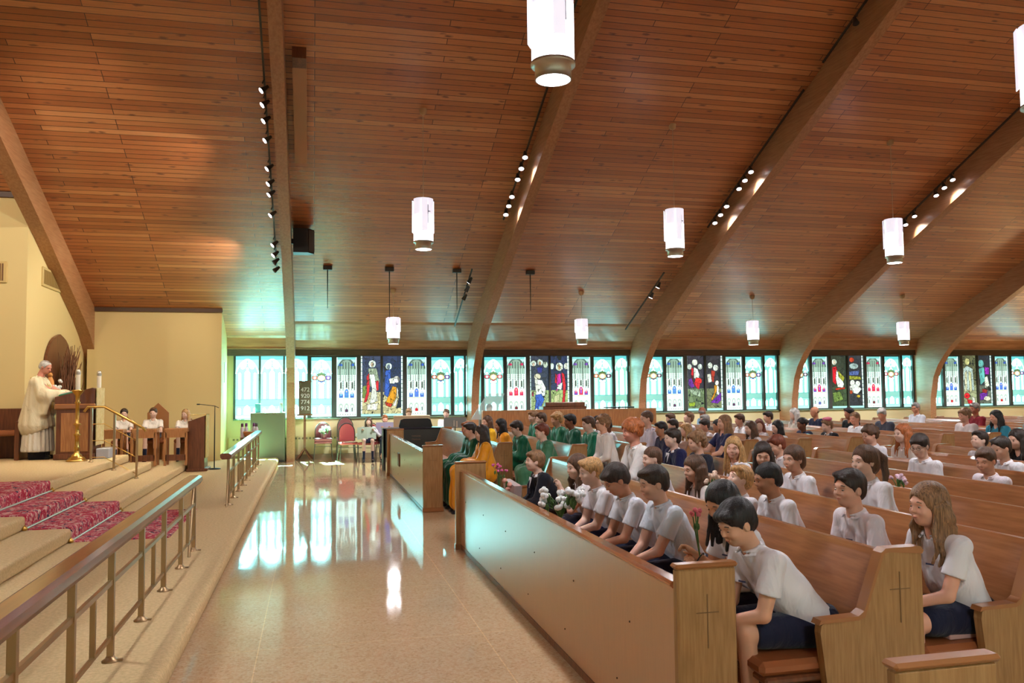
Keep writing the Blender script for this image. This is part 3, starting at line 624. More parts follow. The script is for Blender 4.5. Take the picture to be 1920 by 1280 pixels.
def spot(x, y, z, dv, e, ang=70, col=(1, .92, .82)):
    l = bpy.data.lights.new('spot', 'SPOT'); l.energy = e; l.spot_size = math.radians(ang); l.spot_blend = .6; l.shadow_soft_size = .05; l.color = col
    o = bpy.data.objects.new('spot', l); COL.objects.link(o); o.location = (x, y, z); o.rotation_euler = Vector(dv).to_track_quat('-Z', 'Y').to_euler()
for y, dv in ((13.9, (-.75, -.1, -.62)), (15.0, (-.8, .2, -.5)), (16.3, (-.75, .1, -.62)), (17.8, (-.7, .35, -.45))): spot(-1.0, y, zc(y)-.42, dv, 190, 95, (1, .90, .74))
# warm spots added out of view, without fixtures, to brighten the sanctuary walls
for x, y in ((-7.6, 12.0), (-5.6, 11.6), (-3.6, 11.4)): spot(x, y, 6.6, (0.0, .78, -.5), 170, 95, (1, .91, .76))
for x in (3.85, 8.6, 13.35):
    for y in (15.2, 16.35): spot(x-.05, y-.03, zc(y)-.36, (.55, -.35, -.75), 45, 85)

# rods with small ceiling boxes
for x, lb in ((.30, 'thin rod hanging from a ceiling box, nearest the straight post'), (1.69, 'thin rod hanging from a ceiling box above the piano player'), (3.26, 'thin rod hanging from a ceiling box beside the short piano track'), (5.04, 'thin rod hanging from a ceiling box above the choir')):
    t = thing('hanging_rod', (x, 19.12, zc(19.12)-.05), lb, 'rod', 'rods hanging from the ceiling')
    MB().box(-.1, .1, -.06, .06, -.03, .06, bev=.006).build('ceiling_box', M['darkmetal'], t)
    MB().tube([(0, 0, -.03), (0, 0, -.45), (0, 0, -.9 if x != 1.69 else -1.1)], [.014, .01, .006], 6).build('rod', M['darkmetal'], t)
t = thing('loudspeaker', (-.26, 17.7, 4.62), 'black angular loudspeaker fixed high on the straight laminated post', 'speaker')
MB().prism([(-.16, -.18), (.14, -.18), (.26, 0.0), (.14, .2), (-.16, .2)], 'z', 0, .5).build('body', M['black'], t)
MB().prism([(.150, -.175), (.262, -.005), (.268, -.012), (.156, -.182)], 'z', .03, .47).build('grille', mat('spk', (60, 62, 66), .6), t)
MB().box(-.22, -.16, -.04, .04, .2, .3).build('bracket', M['black'], t)
t = thing('acoustic_panel', (-.25, 14.55, zc(14.55)-.03), 'long tan duct-like panel on the planks beside the straight post', 'panel')
mb = MB(); mb.prism([(-1.05, zc(13.5)-zc(14.55)-.14), (1.12, zc(15.67)-zc(14.55)-.14), (1.12, zc(15.67)-zc(14.55)+.02), (-1.05, zc(13.5)-zc(14.55)+.02)], 'x', -.1, .12); mb.build('panel', mat('tan_panel', (186, 140, 100), .7), t)
mb = MB(); mb.prism([(-1.25, zc(13.3)-zc(14.55)-.16), (-1.05, zc(13.5)-zc(14.55)-.16), (-1.05, zc(13.5)-zc(14.55)+.02), (-1.25, zc(13.3)-zc(14.55)+.02)], 'x', -.1, .12); mb.build('end_cap', M['walnut'], t)

# ================================================================ altar rails
def altar_rail(y0, y1, label, posts, shorts, brace):
    t = thing('altar_rail', (-1.18, y0, .151), label, 'railing', 'bronze altar rails along the platform edge')
    L_ = y1-y0
    hb = MB(); prof = [(-.085, .69), (-.088, .735), (-.06, .750), (.03, .750), (.058, .735), (.064, .70), (.045, .668), (-.06, .665)]
    hb.prism(prof, 'y', 0, L_); hr = hb.build('handrail', M['rail_top'], t); fix_normals(hr)
    for yy in posts:
        p = MB().box(-.018, .018, yy-y0-.018, yy-y0+.018, 0, .66).build('post', M['steel'], t)
        MB().lathe([(.05, 0), (.05, .006), (.03, .02), (.022, .035)], (0, yy-y0, 0), 10).box(.03, .07, yy-y0-.012, yy-y0+.012, 0, .012, 0).build('foot', M['steel'], p)
    m_ = MB()
    for a_, b_ in zip(posts[:-1], posts[1:]):
        m_.box(-.011, .011, a_-y0+.018, b_-y0-.018, .455, .485); 
        if shorts: m_.box(-.009, .009, a_-y0+.018, b_-y0-.018, .13, .155)
    m_.build('mid_bar', M['steel'], t)
    for a_, b_ in list(zip(posts[:-1], posts[1:]))[::2]:
        MB().box(-.014, .014, (a_+b_)/2-y0-.014, (a_+b_)/2-y0+.014, .15, .46).build('short_post', M['steel'], t)
    for (ya, yb) in brace: MB().tube([(0, ya-y0, .66), (-.0, yb-y0, .0)], .014, 6).build('brace', M['steel'], t)
    return t
M['rail_top'] = mat('rail_wood', (140, 78, 50), .3, coat=.8, noise=((112, 54, 32), 3, .8, (10, .8, 10)))
altar_rail(3.0, 9.2, 'long near altar rail with wooden top and bronze posts beside the red rug', [3.3, 3.8, 4.65, 5.5, 6.41, 7.31, 8.2, 9.06], 1, [(9.02, 8.72)])
altar_rail(12.3, 19.4, 'far altar rail with glare on its wooden top, ending near the dark cabinet', [12.55, 13.38, 14.23, 15.09, 15.92, 16.72, 17.53, 18.3, 19.2], 1, [(12.6, 12.36)])

# step rail
t = thing('step_rail', (0, 15.4, 0), 'slim brass handrail with three posts beside the altar steps', 'railing')
br = MB(); br.tube([(-3.78, 0, 1.45), (-3.72, 0, 1.53), (-3.46, 0, 1.53), (-2.84, 0, 1.155), (-2.80, 0, 1.10)], .022, 8); br.build('handrail', M['brass'], t)
for x, z0, z1 in ((-3.66, .601, 1.52), (-3.30, .451, 1.42), (-2.94, .301, 1.2)):
    p = MB().box(x-.017, x+.017, -.017, .017, z0, z1).build('post', M['steel'], t); MB().lathe([(.04, 0), (.04, .01), (.02, .03)], (x, 0, z0), 10).build('foot', M['steel'], p)
for k in range(3):
    o_ = .28*(k+1); mb = MB(); mb.tube([(-3.66, 0, 1.52-o_), (-3.46, 0, 1.52-o_), (-2.94, 0, 1.2-o_+.02)], .007, 6); mb.build('bar', M['brass'], t)

# rug running up the steps, brass rods
rug = MB(); pf = [(-1.0, .151), (-1.0, .163), (-2.535, .163), (-2.535, .312), (-2.985, .312), (-2.985, .462), (-3.385, .462), (-3.385, .612), (-6.5, .612), (-6.5, .601)]
inner = [(-6.5, .6005), (-3.40, .6005), (-3.40, .4505), (-3.0, .4505), (-3.0, .3005), (-2.55, .3005), (-2.55, .1505), (-1.0, .1505)]
def rugstrip(pts, th, y0, y1):
    mb = MB(); 
    for (p, q) in zip(pts[:-1], pts[1:]):
        pass
    return mb
path = [(-1.55, .15), (-2.55, .15), (-2.55, .30), (-3.0, .30), (-3.0, .45), (-3.40, .45), (-3.40, .60), (-6.6, .60)]
mb = MB(); top = []
for i, p in enumerate(path):
    dx = .014; off = {0: (0, dx), 1: (dx, dx), 2: (dx, dx), 3: (dx, dx), 4: (dx, dx), 5: (dx, dx), 6: (dx, dx), 7: (0, dx)}[i]; top.append((p[0]+off[0], p[1]+off[1]))
# rounded nosing
def rnd(pts, r_):
    out = []
    for i, p in enumerate(pts):
        if i in (0, len(pts)-1) or i % 2 == 1: out.append(p); continue
        out += [(p[0], p[1]-r_), (p[0]-r_*.3, p[1]-r_*.3), (p[0]-r_, p[1])]
    return out
top = rnd(top, .03); V = []
for p in top: V += [(p[0], 9.95, p[1]), (p[0], 12.2, p[1])]
base = [(top[0][0], top[0][1]-.012)]
mb.add(V, [(2*i, 2*i+1, 2*i+3, 2*i+2) for i in range(len(top)-1)])
side = rnd(path, .028)
for yy, sgn in ((9.95, 0), (12.2, 1)):
    V = [(p[0], yy, p[1]) for p in top]+[(p[0], yy, p[1]+.001) for p in side]
    n_ = len(top); mb.add(V, [(i, i+1, n_+i+1, n_+i) for i in range(n_-1)])
V = [(-1.55, 9.95, .152), (-1.55, 12.2, .152), (-1.55, 12.2, .164), (-1.55, 9.95, .164)]; mb.add(V, [(0, 1, 2, 3)])
o = mb.build('stair_rug', M['rug']); fix_normals(o); tag(o, 'red patterned oriental runner rug climbing the beige altar steps', 'rug')
for k, (x, z, y0, y1) in enumerate(((-2.53, .175, 9.88, 12.27), (-2.98, .325, 9.88, 12.27), (-3.38, .475, 9.88, 12.27))):
    t = thing('stair_rod', (x, 9.88, z), ('lowest', 'middle', 'topmost')[k]+' brass stair rod holding the red rug on the altar steps', 'stair rod', 'stair rods')
    MB().tube([(0, 0, 0), (0, y1-y0, 0)], .012, 8).build('rod', M['chrome'], t)
    for yy in (0, y1-y0): MB().lathe([(.004, -.02), (.028, -.012), (.03, .01), (.012, .03), (.002, .045)], (0, yy, 0), 10).build('finial', M['brass'], t)

# ================================================================ pews
M['carved'] = mat('carved_line', (122, 90, 54), .6)
def end_profile(): return [(.07, 0), (.0, .60), (.005, .635), (.03, .65), (.20, .652), (.235, .67), (.335, .93), (.355, .955), (.38, .96), (.54, .96), (.56, .94), (.56, 0)]
def make_pew(length, near_cross=True):
    t = bpy.data.objects.new('pew', None); COL.objects.link(t)
    for k, y in enumerate((0, length-.05)):
        mb = MB().prism(end_profile(), 'y', y, y+.05); e_ = mb.build('end_panel', M['oak_end'], t); fix_normals(e_)
        ca = MB(); pr = [(-.012, .64), (.0, .662), (.20, .668), (.232, .69), (.335, .955), (.36, .975), (.55, .975), (.57, .955), (.56, .94), (.38, .955), (.35, .95), (.235, .66), (.2, .648), (.01, .645)]
        ca.prism(pr, 'y', y-.008, y+.058); c_ = ca.build('cap', M['oak_trim'], e_); fix_normals(c_)
        if k == 0:
            cr = MB().box(.4325, .4370, -.003, .0, .62, .86).box(.38, .49, -.003, .0, .776, .780); cr.build('cross', M['carved'], e_)
    sb = MB().prism([(.235, .36), (.34, .93), (.35, .96), (.385, .96), (.39, .93), (.29, .36)], 'y', .05, length-.05); fix_normals(sb.build('seat_back', M['oak_back'], t))
    MB().box(-.26, .25, .05, length-.05, .365, .40, bev=.01).build('seat', M['walnut'], t)
    MB().box(-.23, -.19, .05, length-.05, .28, .365).build('seat_rail', M['walnut'], t)
    q = MB(); q.box(-.28, .235, .055, length-.055, .402, .470, bev=.022); q.build('cushion', M['cushion'], t)
    MB().box(.40, .50, .3, length-.3, .56, .575).box(.49, .50, .3, length-.3, .575, .68).build('book_rack', M['walnut'], t)
    k_ = MB().box(.62, .74, .15, length-.15, .12, .19, bev=.02); k_.build('kneeler', M['cushion'], t)
    for yy in (.3, length-.36): MB().box(-.1, .2, yy, yy+.05, 0, .365).build('support', M['walnut'], t)
    return t
ordn = ['front', 'second', 'third', 'fourth', 'fifth', 'sixth', 'seventh', 'eighth', 'ninth', 'tenth', 'eleventh', 'twelfth', 'thirteenth', 'fourteenth', 'fifteenth', 'sixteenth', 'seventeenth', 'eighteenth', 'nineteenth']
def ROWX(i): return 2.30+.89*i            # arm front; the seat back's top edge is .33 further
protA = make_pew(5.75); protB = make_pew(6.45); protC = make_pew(5.6)
for i in range(9):
    o = protA if i == 0 else copy_tree(protA)
    o.location = (ROWX(i), 3.5 if i < 3 else 3.7, 0)
    tag(o, '%s honey oak pew of the near block, counted from the long glossy partition' % ordn[i], 'pew', 'near block pews')
used = 0
for i in range(18):
    if i == 0: o = protC; o.location = (ROWX(i), 12.0, 0)
    else:
        o = protB if i == 1 else copy_tree(protB); o.location = (ROWX(i), 11.2, 0)
        if i >= 7: o.location.y = 11.35
    tag(o, '%s oak pew of the far block toward the windows, counted from its partition' % ordn[i], 'pew', 'far block pews')
def partition(x0, y0, y1, label, holder=False):
    t = thing('pew_partition', (x0, y0, 0), label, 'partition', 'glossy partitions before the front pews')
    L_ = y1-y0
    MB().box(0, .045, .05, L_-.05, .05, .84).build('panel', M['glossy_oak'], t)
    MB().box(-.012, .07, .05, L_-.05, .84, .872, bev=.012).build('top_rail', M['rail_top2'], t)
    MB().box(-.006, .05, .05, L_-.05, .005, .05).build('base', M['walnut'], t)
    for k, y in enumerate((0, L_-.05)):
        e_ = MB().box(-.06 if k else -.005, .285, y, y+.05, 0, .935, bev=.008).build('end_panel', M['oak_end'], t)
        MB().box(-.07 if k else -.015, .295, y-.01, y+.06, .935, .958, bev=.01).build('cap', M['oak_trim'], e_)
        MB().box(-.07 if k else -.015, .295, y-.008, y+.058, .0, .06, bev=.006).build('plinth', M['oak_trim'], e_)
        if k == 0: MB().box(.1375, .142, -.003, 0, .58, .82).box(.085, .195, -.003, 0, .736, .740).build('cross', M['carved'], e_)
    s_ = MB()
    for yy in np.arange(.6, L_-.3, .95):
        for zz in (.2, .55): s_.ball((-.001, yy+(.2 if zz < .3 else 0), zz), .006, n=6)
    s_.build('screw_plug', M['dark_wood'], t)
    if holder: h_ = MB().box(-.02, 0, 3.35, 3.62, .36, .60, bev=.004).build('card_holder', M['walnut'], t); MB().box(-.024, -.02, 3.38, 3.59, .45, .58).build('card', mat('card', (150, 120, 110), .7), h_)
    return t
M['glossy_oak'] = mat('varnished_oak', (186, 128, 78), .32, coat=.8, spec=.8, noise=((172, 112, 62), 5, .6, (14, 14, .8)))
M['glossy_oak'].node_tree.nodes['Principled BSDF'].inputs['IOR'].default_value = 1.75
M['glossy_oak'].node_tree.nodes['Principled BSDF'].inputs['Coat Roughness'].default_value = .30; M['glossy_oak'].node_tree.nodes['Principled BSDF'].inputs['Coat IOR'].default_value = 2.0; M['glossy_oak'].node_tree.nodes['Principled BSDF'].inputs['Coat Weight'].default_value = 1
M['rail_top2'] = mat('varnished_trim', (166, 96, 52), .18, coat=1)
partition(1.59, 3.5, 9.2, 'long glossy wooden partition in front of the near pews, cross on its end')
partition(1.545, 12.05, 17.5, 'shorter glossy partition in front of the choir pews with a card holder', True)
partition(1.68, -1.4, 2.15, 'wooden partition whose end panel pokes up at the bottom right corner')

# choir wall behind the robed singers
t = thing('choir_wall', (3.80, 18.75, 0), 'long panelled oak screen wall standing behind the choir pews', 'screen')
MB().box(0, 4.2, 0, .08, 0, .86).build('panel', M['oak'], t)
MB().box(-.03, 4.23, -.04, .12, .86, 1.27, bev=.008).build('top_board', M['oak_trim2'] if 'oak_trim2' in M else M['oak'], t)
for k in range(6): MB().box(.02+k*.83, .06+k*.83, -.012, 0, 0, .86).build('stile', M['oak_trim'], t)
t = thing('music_desk', (5.95, 19.4, 0), 'brown console top rising behind the choir wall in front of the scene window', 'organ')
MB().box(-.55, .55, 0, .4, .0, 1.33, bev=.01).build('cabinet', M['walnut'], t); MB().box(-.5, .5, -.02, .12, 1.33, 1.43, bev=.01).build('desk', M['walnut'], t)
t = thing('plexiglass_stand', (4.0, 19.3, 0), 'slanted clear acrylic screen standing at the end of the choir wall', 'screen')
gm = mat('acrylic', (214, 236, 236), .05); gm.node_tree.nodes['Principled BSDF'].inputs['Alpha'].default_value = .45
mb = MB(); mb.prism([(-.4, 1.05), (.0, 1.66), (.42, 1.66), (.15, 1.05)], 'y', 0, .012); mb.build('sheet', gm, t); MB().box(-.2, .15, -.05, .06, 0, 1.05).build('support', M['grey'], t)
t = thing('black_shelf', (7.35, 19.3, 0), 'dark flat music rest beside the second column behind the choir wall', 'music rest')
MB().box(-.35, .35, 0, .3, 1.27, 1.30).build('tray', M['black'], t); MB().tube([(0, .15, 0), (0, .15, 1.27)], .02, 8).build('stand', M['black'], t)

# ================================================================ sanctuary furniture
t = thing('pulpit', (-4.42, 16.1, .601), 'carved dark oak pulpit holding an open green book', 'pulpit')
MB().box(.02, .62, .0, .62, 0, .92, bev=.01).build('body', M['walnut'], t)
MB().box(-.01, .65, -.03, .65, 0, .1, bev=.01).build('plinth', M['walnut'], t)
MB().box(-.01, .66, -.03, .66, .88, .98, bev=.02).build('moulding', M['oak_trim'], t)
mb = MB(); mb.prism([(0, .98), (.64, .98), (.64, 1.24), (.6, 1.26), (0, 1.10)], 'y', -.01, .64); fix_normals(mb.build('desk_top', M['walnut'], t))
MB().box(.10, .54, -.006, .0, .14, .82, bev=.004).build('front_panel', M['oak'], t)
t = thing('pulpit_cloth', (-3.795, 16.12, 1.1), 'cream and gold cloth hanging down the front of the pulpit', 'cloth')
mb = MB(); n_ = 12
V = [( .01+.012*math.sin(i*1.9)*(z_ < 0), .58*i/n_, z_) for z_ in (.76, -.26) for i in range(n_+1)]; V2 = [(p[0]+.012, p[1], p[2]) for p in V]
mb.add(V, [(i, i+1, n_+2+i, n_+1+i) for i in range(n_)]); mb.add(V2, [(i, n_+1+i, n_+2+i, i+1) for i in range(n_)]); mb.build('cloth', mat('cream_cloth', (232, 214, 160), .8, noise=((206, 180, 110), 14, .7, (1, 1, 1))), t)
t.location.x = -3.775
t = thing('pulpit_step', (-3.76, 16.15, .601), 'low pale marble block standing at the foot of the pulpit cloth', 'block'); MB().box(0, .22, 0, .5, 0, .18, bev=.01).build('block', mat('marble', (196, 196, 200), .3), t)
t = thing('missal', (-4.12, 16.35, 1.73), 'open green-covered book lying on the pulpit top before the priest', 'book')
ob = MB(); ob.prism([(-.26, -.01), (.0, .055), (.0, .075), (-.26, .01)], 'y', -.2, .2); ob.build('cover', mat('green_cover', (70, 156, 110), .6), t)
MB().prism([(-.24, .012), (-.01, .07), (-.01, .09), (-.24, .03)], 'y', -.18, .18).build('pages', M['paper'], t)
def candlestick(x, y, label):
    t = thing('candlestick', (x, y, .601), label, 'candlestick', 'brass candlesticks by the pulpit')
    MB().lathe([(.17, 0), (.17, .02), (.14, .03), (.13, .06), (.09, .075), (.085, .1), (.045, .13), (.035, .2), (.055, .22), (.035, .25), (.03, .42), (.06, .45), (.03, .48), (.03, .60), (.065, .63), (.03, .66), (.032, .98), (.05, 1.0), (.03, 1.03), (.04, 1.12), (.095, 1.2), (.10, 1.22), (.04, 1.225)], n=18).build('stand', M['brass'], t)
    c = MB().lathe([(.038, 1.21), (.038, 1.5)], n=16).build('candle', M['candle'], t); MB().lathe([(.041, 1.49), (.041, 1.54), (.03, 1.575), (.012, 1.58)], n=16).build('follower', M['chrome'], c)
candlestick(-3.97, 15.75, 'tall brass candlestick with white candle, standing before the pulpit'); candlestick(-3.90, 16.9, 'second brass candlestick with candle, mostly hidden behind the pulpit cloth')
t = thing('niche_shrine', (-5.19, 19.0, 2.05), 'pointed wooden arch shrine with dried branches on the angled wall', 'shrine')
ar = [(-1.0, -1.4)]+[(-1.0+.0*k, .0) for k in range(1)]+[(-1.0*math.cos(k*math.pi/2/8)**.9, .92*math.sin(k*math.pi/2/8)) for k in range(1, 8)]+[(0, .95)]+[(1.0*math.cos(k*math.pi/2/8)**.9, .92*math.sin(k*math.pi/2/8)) for k in range(7, 0, -1)]+[(1.0, 0), (1.0, -1.4)]
ar = [(p[0]*.98, p[1]) for p in ar]
mb = MB(); mb.prism(ar, 'x', 0, .05); fix_normals(mb.build('arch_board', M['walnut'], t))
br_ = MB()
for k in range(90):
    x0 = random.uniform(-.3, .5); an = random.uniform(-.5, .6); L_ = random.uniform(.5, 1.0)
    br_.tube([(random.uniform(.1, .25), x0, -.75), (random.uniform(.1, .3), x0+an*.3, -.75+L_*.6), (random.uniform(.1, .35), x0+an*L_*.8, -.75+L_*1.5)], [.02, .014, .006], 5)
br_.build('dry_branch', mat('branches', (120, 78, 50), .8), t)
t = thing('altar_statue', (-4.75, 16.98, .601), 'small orange-robed figure with white flowers beside the branches behind the pulpit', 'statue')
MB().lathe([(.16, 0), (.17, .9), (.16, 1.0)], n=14).build('pedestal', M['cream'], t)
MB().lathe([(.09, 1.001), (.10, 1.1), (.08, 1.25), (.06, 1.40), (.03, 1.47)], n=14).ball((0, 0, 1.51), .045).build('figure', mat('orange_robe', (206, 140, 70), .6), t)
fl = MB(); [fl.ball((.1+random.uniform(-.06, .06), random.uniform(-.1, .1), 1.32+random.uniform(-.1, .1)), .035, n=6) for _ in range(12)]; fl.build('flower', M['white'], t)
# presider's bench
t = thing('sanctuary_bench', (-6.56, 16.3, .601), 'reddish brown wooden bench with padded seat behind the priest', 'bench')
MB().box(0, 1.45, .62, .70, 0, .90, bev=.01).build('backrest', M['walnut'], t); MB().box(0, 1.45, .1, .62, .42, .52, bev=.03).build('seat', M['cushion'], t)
for x in (0, 1.44): MB().box(x, x+.08, .0, .72, 0, .68, bev=.01).build('arm', M['walnut'], t)
t = thing('kneeler_stool', (-6.15, 15.7, .601), 'low tan padded stool partly visible at the extreme bottom of the bench', 'stool'); MB().box(0, .55, 0, .35, .1, .22, bev=.03).build('pad', M['cushion'], t); MB().box(.03, .5, .03, .3, 0, .1).build('base', M['walnut'], t)
# three prayer desks + pointed chairs
for k, (x0, x1) in enumerate(((-4.12, -3.67), (-3.53, -3.05), (-2.91, -2.47))):
    nm = ('leftmost', 'middle', 'rightmost')[k]
    t = thing('prayer_desk', (x0, 17.85, .301), nm+' of the three small wooden desks before the seated altar servers', 'desk', 'altar server desks')
    wd = x1-x0
    MB().box(0, wd, .02, .36, .66, .74, bev=.01).build('desk_top', M['oak'], t); MB().box(.03, wd-.03, .0, .03, .56, .72).build('apron', M['oak'], t)
    for x in (0, wd-.045):
        for y in (0, .33): MB().box(x, x+.045, y, y+.04, 0, .66).build('leg', M['oak'], t)
    MB().box(.03, wd-.03, .0, .03, .10, .22).build('lower_board', M['walnut'], t)
    t = thing('server_chair', (x0+wd/2+(.14, -.05, -.04)[k]*0, 19.25, .301), ('wooden chair with a low pointed back behind the first altar server', 'tallest chair with a high gabled back at the middle altar server', 'wooden chair with pointed back behind the long-haired altar server')[k], 'chair', 'gabled sanctuary chairs')
    h = (.95, 1.24, .95)[k]; w2 = .22 if k != 1 else .22
    t.location.x = (-3.95, -3.32, -2.70)[k]
    mb = MB(); mb.prism([(-w2, 0), (w2, 0), (w2, h-.22), (0, h), (-w2, h-.22)], 'y', .35, .41); fix_normals(mb.build('backrest', M['oak_trim'], t))
    MB().box(-w2, w2, -.12, .35, .38, .46, bev=.02).build('seat', M['cushion'], t)
    for x in (-w2, w2-.045):
        MB().box(x, x+.045, -.1, -.055, 0, .38).build('leg', M['oak'], t)
t = thing('lectern', (-2.49, 18.1, .151), 'plain dark wooden lectern with a pale gold cloth hanging in front', 'lectern')
mb = MB(); mb.prism([(0, 0), (.32, 0), (.32, 1.13), (0, 1.02)], 'y', 0, .55); fix_normals(mb.build('body', M['walnut'], t)); MB().box(-.03, .38, -.03, .58, 0, .06, bev=.01).build('plinth', M['walnut'], t)
t = thing('lectern_cloth', (-2.155, 18.12, .42), 'pale gold cloth draped down the front of the plain lectern', 'cloth'); MB().box(0, .012, .0, .5, 0, .88).box(-.3, .012, .0, .5, .872, .885).build('cloth', mat('gold_cloth', (222, 190, 110), .8, noise=((196, 160, 84), 12, .7, (1, 1, 1))), t)
t = thing('microphone_stand', (-2.02, 18.5, .151), 'black microphone stand with a boom arm beside the plain lectern', 'microphone stand')
MB().lathe([(.13, 0), (.13, .015), (.02, .03)], n=18).build('base', M['black'], t); MB().tube([(0, 0, 0), (0, 0, .8), (0, 0, 1.32)], [.012, .012, .008], 8).build('pole', M['black'], t)
MB().tube([(.08, 0, 1.28), (0, 0, 1.32), (-.3, 0, 1.36)], .007, 6).build('boom', M['black'], t); MB().tube([(-.3, 0, 1.36), (-.36, 0, 1.36)], .014, 8).build('microphone', M['black'], t)
# jars/bottles on a basket by the far rail
t = thing('offering_table', (-1.48, 20.6, .151), 'small brown round table holding bottles near the dark cabinet', 'table')
MB().lathe([(.2, .5), (.2, .54)], n=18).build('table_top', M['walnut'], t); MB().lathe([(.14, 0), (.03, .05), (.03, .5)], n=10).build('leg', M['walnut'], t)
t = tag(MB().lathe([(.10, 0), (.16, .08), (.17, .14)], n=18).build('wicker_basket', mat('basket', (196, 120, 70), .8)), 'orange wicker basket on the small round table behind the far rail', 'basket'); t.location = (-1.46, 20.6, .692)
for k, (x, y, c, lb) in enumerate(((-1.63, 20.55, (96, 40, 70), 'tall bottle with dark cap, nearest the side wall on the round table'), (-1.55, 20.68, (120, 50, 110), 'bottle with purple cap standing behind the wicker basket'), (-1.38, 20.72, (110, 50, 100), 'bottle with mauve cap between basket and dark cabinet'), (-1.31, 20.56, (70, 40, 50), 'bottle with brown cap at the cabinet side of the basket'))):
    t = thing('bottle', (x, y, .692), lb, 'bottle', 'bottles on the round table'); MB().lathe([(.045, 0), (.045, .2), (.02, .26)], n=12).build('body', mat('bottle_glass', (214, 200, 206), .3), t); MB().lathe([(.03, .25), (.03, .33)], n=10).build('cap', mat('cap', c, .5), t)
# cabinet with things on top
t = thing('cabinet', (-1.52, 21.6, 0), 'tall olive grey cabinet standing between the far rail and the straight post', 'cabinet')
MB().box(0, .82, 0, .5, 0, 1.22, bev=.006).build('body', M['olive'], t); MB().box(-.01, .83, -.01, .51, 1.22, 1.24, bev=.004).build('top', mat('cab_top', (190, 196, 186), .3), t); MB().box(-.0, .82, -.005, 0, .02, .06).build('kick_plate', M['dark_frame'], t)
t = tag(MB().box(0, .13, 0, .1, 0, .22, bev=.005).build('tissue_box', mat('teal_box', (96, 176, 180), .6)), 'small teal box on top of the olive grey cabinet', 'box'); t.location = (-1.42, 21.75, 1.242)
t = tag(MB().box(0, .26, 0, .2, 0, .05, bev=.004).build('book_stack', M['paper']), 'white papers lying on top of the olive grey cabinet', 'papers'); t.location = (-1.22, 21.75, 1.242)
t = thing('glass_jar', (-.80, 21.8, 1.242), 'clear jar at the post side of the olive grey cabinet top', 'jar'); MB().lathe([(.05, 0), (.055, .14), (.04, .2)], n=12).build('body', mat('jar', (200, 226, 220), .1), t); MB().lathe([(.042, .2), (.042, .23)], n=12).build('lid', M['chrome'], t)
# hymn board
t = thing('hymn_board', (-.22, 22.1, 0), 'brown hymn number board on a wooden stand beside the straight post', 'hymn board')
MB().box(-.15, .15, -.03, .02, 1.17, 2.02, bev=.005).build('board', mat('board_brown', (92, 78, 58), .6), t); MB().box(-.19, .19, -.045, .03, 1.14, 1.18, bev=.004).box(-.17, .17, -.045, .03, 2.0, 2.03, bev=.004).build('frame', M['walnut'], t)
MB().box(-.03, .03, -.02, .02, .28, 1.15).build('post', M['walnut'], t); ft = MB()
for a_ in (0, math.pi/2, math.pi, 3*math.pi/2):
    a_ += .6; ft.tube([(0, 0, .30), (math.cos(a_)*.12, math.sin(a_)*.12, .16), (math.cos(a_)*.26, math.sin(a_)*.14, .02)], .022, 6)
ft.build('foot', M['walnut'], t)
def text(s_, size, mt, parent, loc, rot=(math.pi/2, 0, 0), name='lettering', ex=.001):
    c = bpy.data.curves.new(name, 'FONT'); c.body = s_; c.size = size; c.extrude = ex; c.align_x = 'CENTER'; c.align_y = 'CENTER'
    o = bpy.data.objects.new(name, c); COL.objects.link(o); o.data.materials.append(mt); bpy.context.view_layer.update()
    me = bpy.data.meshes.new_from_object(o.evaluated_get(bpy.context.evaluated_depsgraph_get())); bpy.data.objects.remove(o)
    o = bpy.data.objects.new(name, me); COL.objects.link(o); o.parent = parent; o.location = loc; o.rotation_euler = rot; return o
for k, s_ in enumerate(('472', '920', '774', '912')): text(s_, .15, M['white'], t, (0.01, -.034, 1.80-.16*k), name='hymn_number')
# stacking chairs
def stack_chair(x, y, rz, label, seat_m, frame_m):
    t = thing('stacking_chair', (x, y, 0), label, 'chair', 'upholstered stacking chairs along the window wall', rz)
    f_ = MB()
    arc = [(-.20, .20, .50)]+[(-.20*math.cos(k*math.pi/10), .21+.03*math.sin(k*math.pi/10), .72+.23*math.sin(k*math.pi/10)) for k in range(11)]+[(.20, .20, .50)]
    f_.tube(arc, .012, 6); f_.build('back_frame', frame_m, t)
    bp = [(-.185, .50)]+[(-.185*math.cos(k*math.pi/10), .72+.21*math.sin(k*math.pi/10)) for k in range(11)]+[(.185, .50)]
    fix_normals(MB().prism(bp, 'y', .19, .235).build('backrest', seat_m, t))
    MB().box(-.22, .22, -.23, .19, .43, .49, bev=.02).build('seat', seat_m, t)
    for sx in (-1, 1):
        for sy in (-1, 1): MB().tube([(sx*.2, sy*.18, .43), (sx*.235, sy*.235, 0)], .011, 6).build('leg', frame_m, t)
    MB().tube([(-.205, -.19, .36), (.205, -.19, .36)], .006, 5).tube([(-.205, -.19, .36), (-.21, .19, .36)], .006, 5).tube([(.205, -.19, .36), (.21, .19, .36)], .006, 5).build('stretcher', frame_m, t)
    return t
fm = M['darkmetal']
c1 = stack_chair(.24, 21.9, 0, 'maroon chair beside the hymn board holding a white flower pot', M['maroon_seat'], fm)
stack_chair(.80, 21.85, 0, 'maroon chair against the wall, mostly hidden behind a red chair', M['maroon_seat'], fm).scale.z = 1.14
stack_chair(.84, 21.2, .12, 'red chair with a sheet of paper lying on its seat', M['red_seat'], fm)
stack_chair(1.33, 20.95, -.35, 'red chair on which the girl with a folder sits', M['red_seat'], fm)
stack_chair(1.75, 21.2, 0, 'red chair on which the boy with a raised folder sits', M['red_seat'], fm)
MB().box(-.22, .22, -.22, .17, .492, .56, bev=.02).build('cushion', M['maroon_seat'], c1)
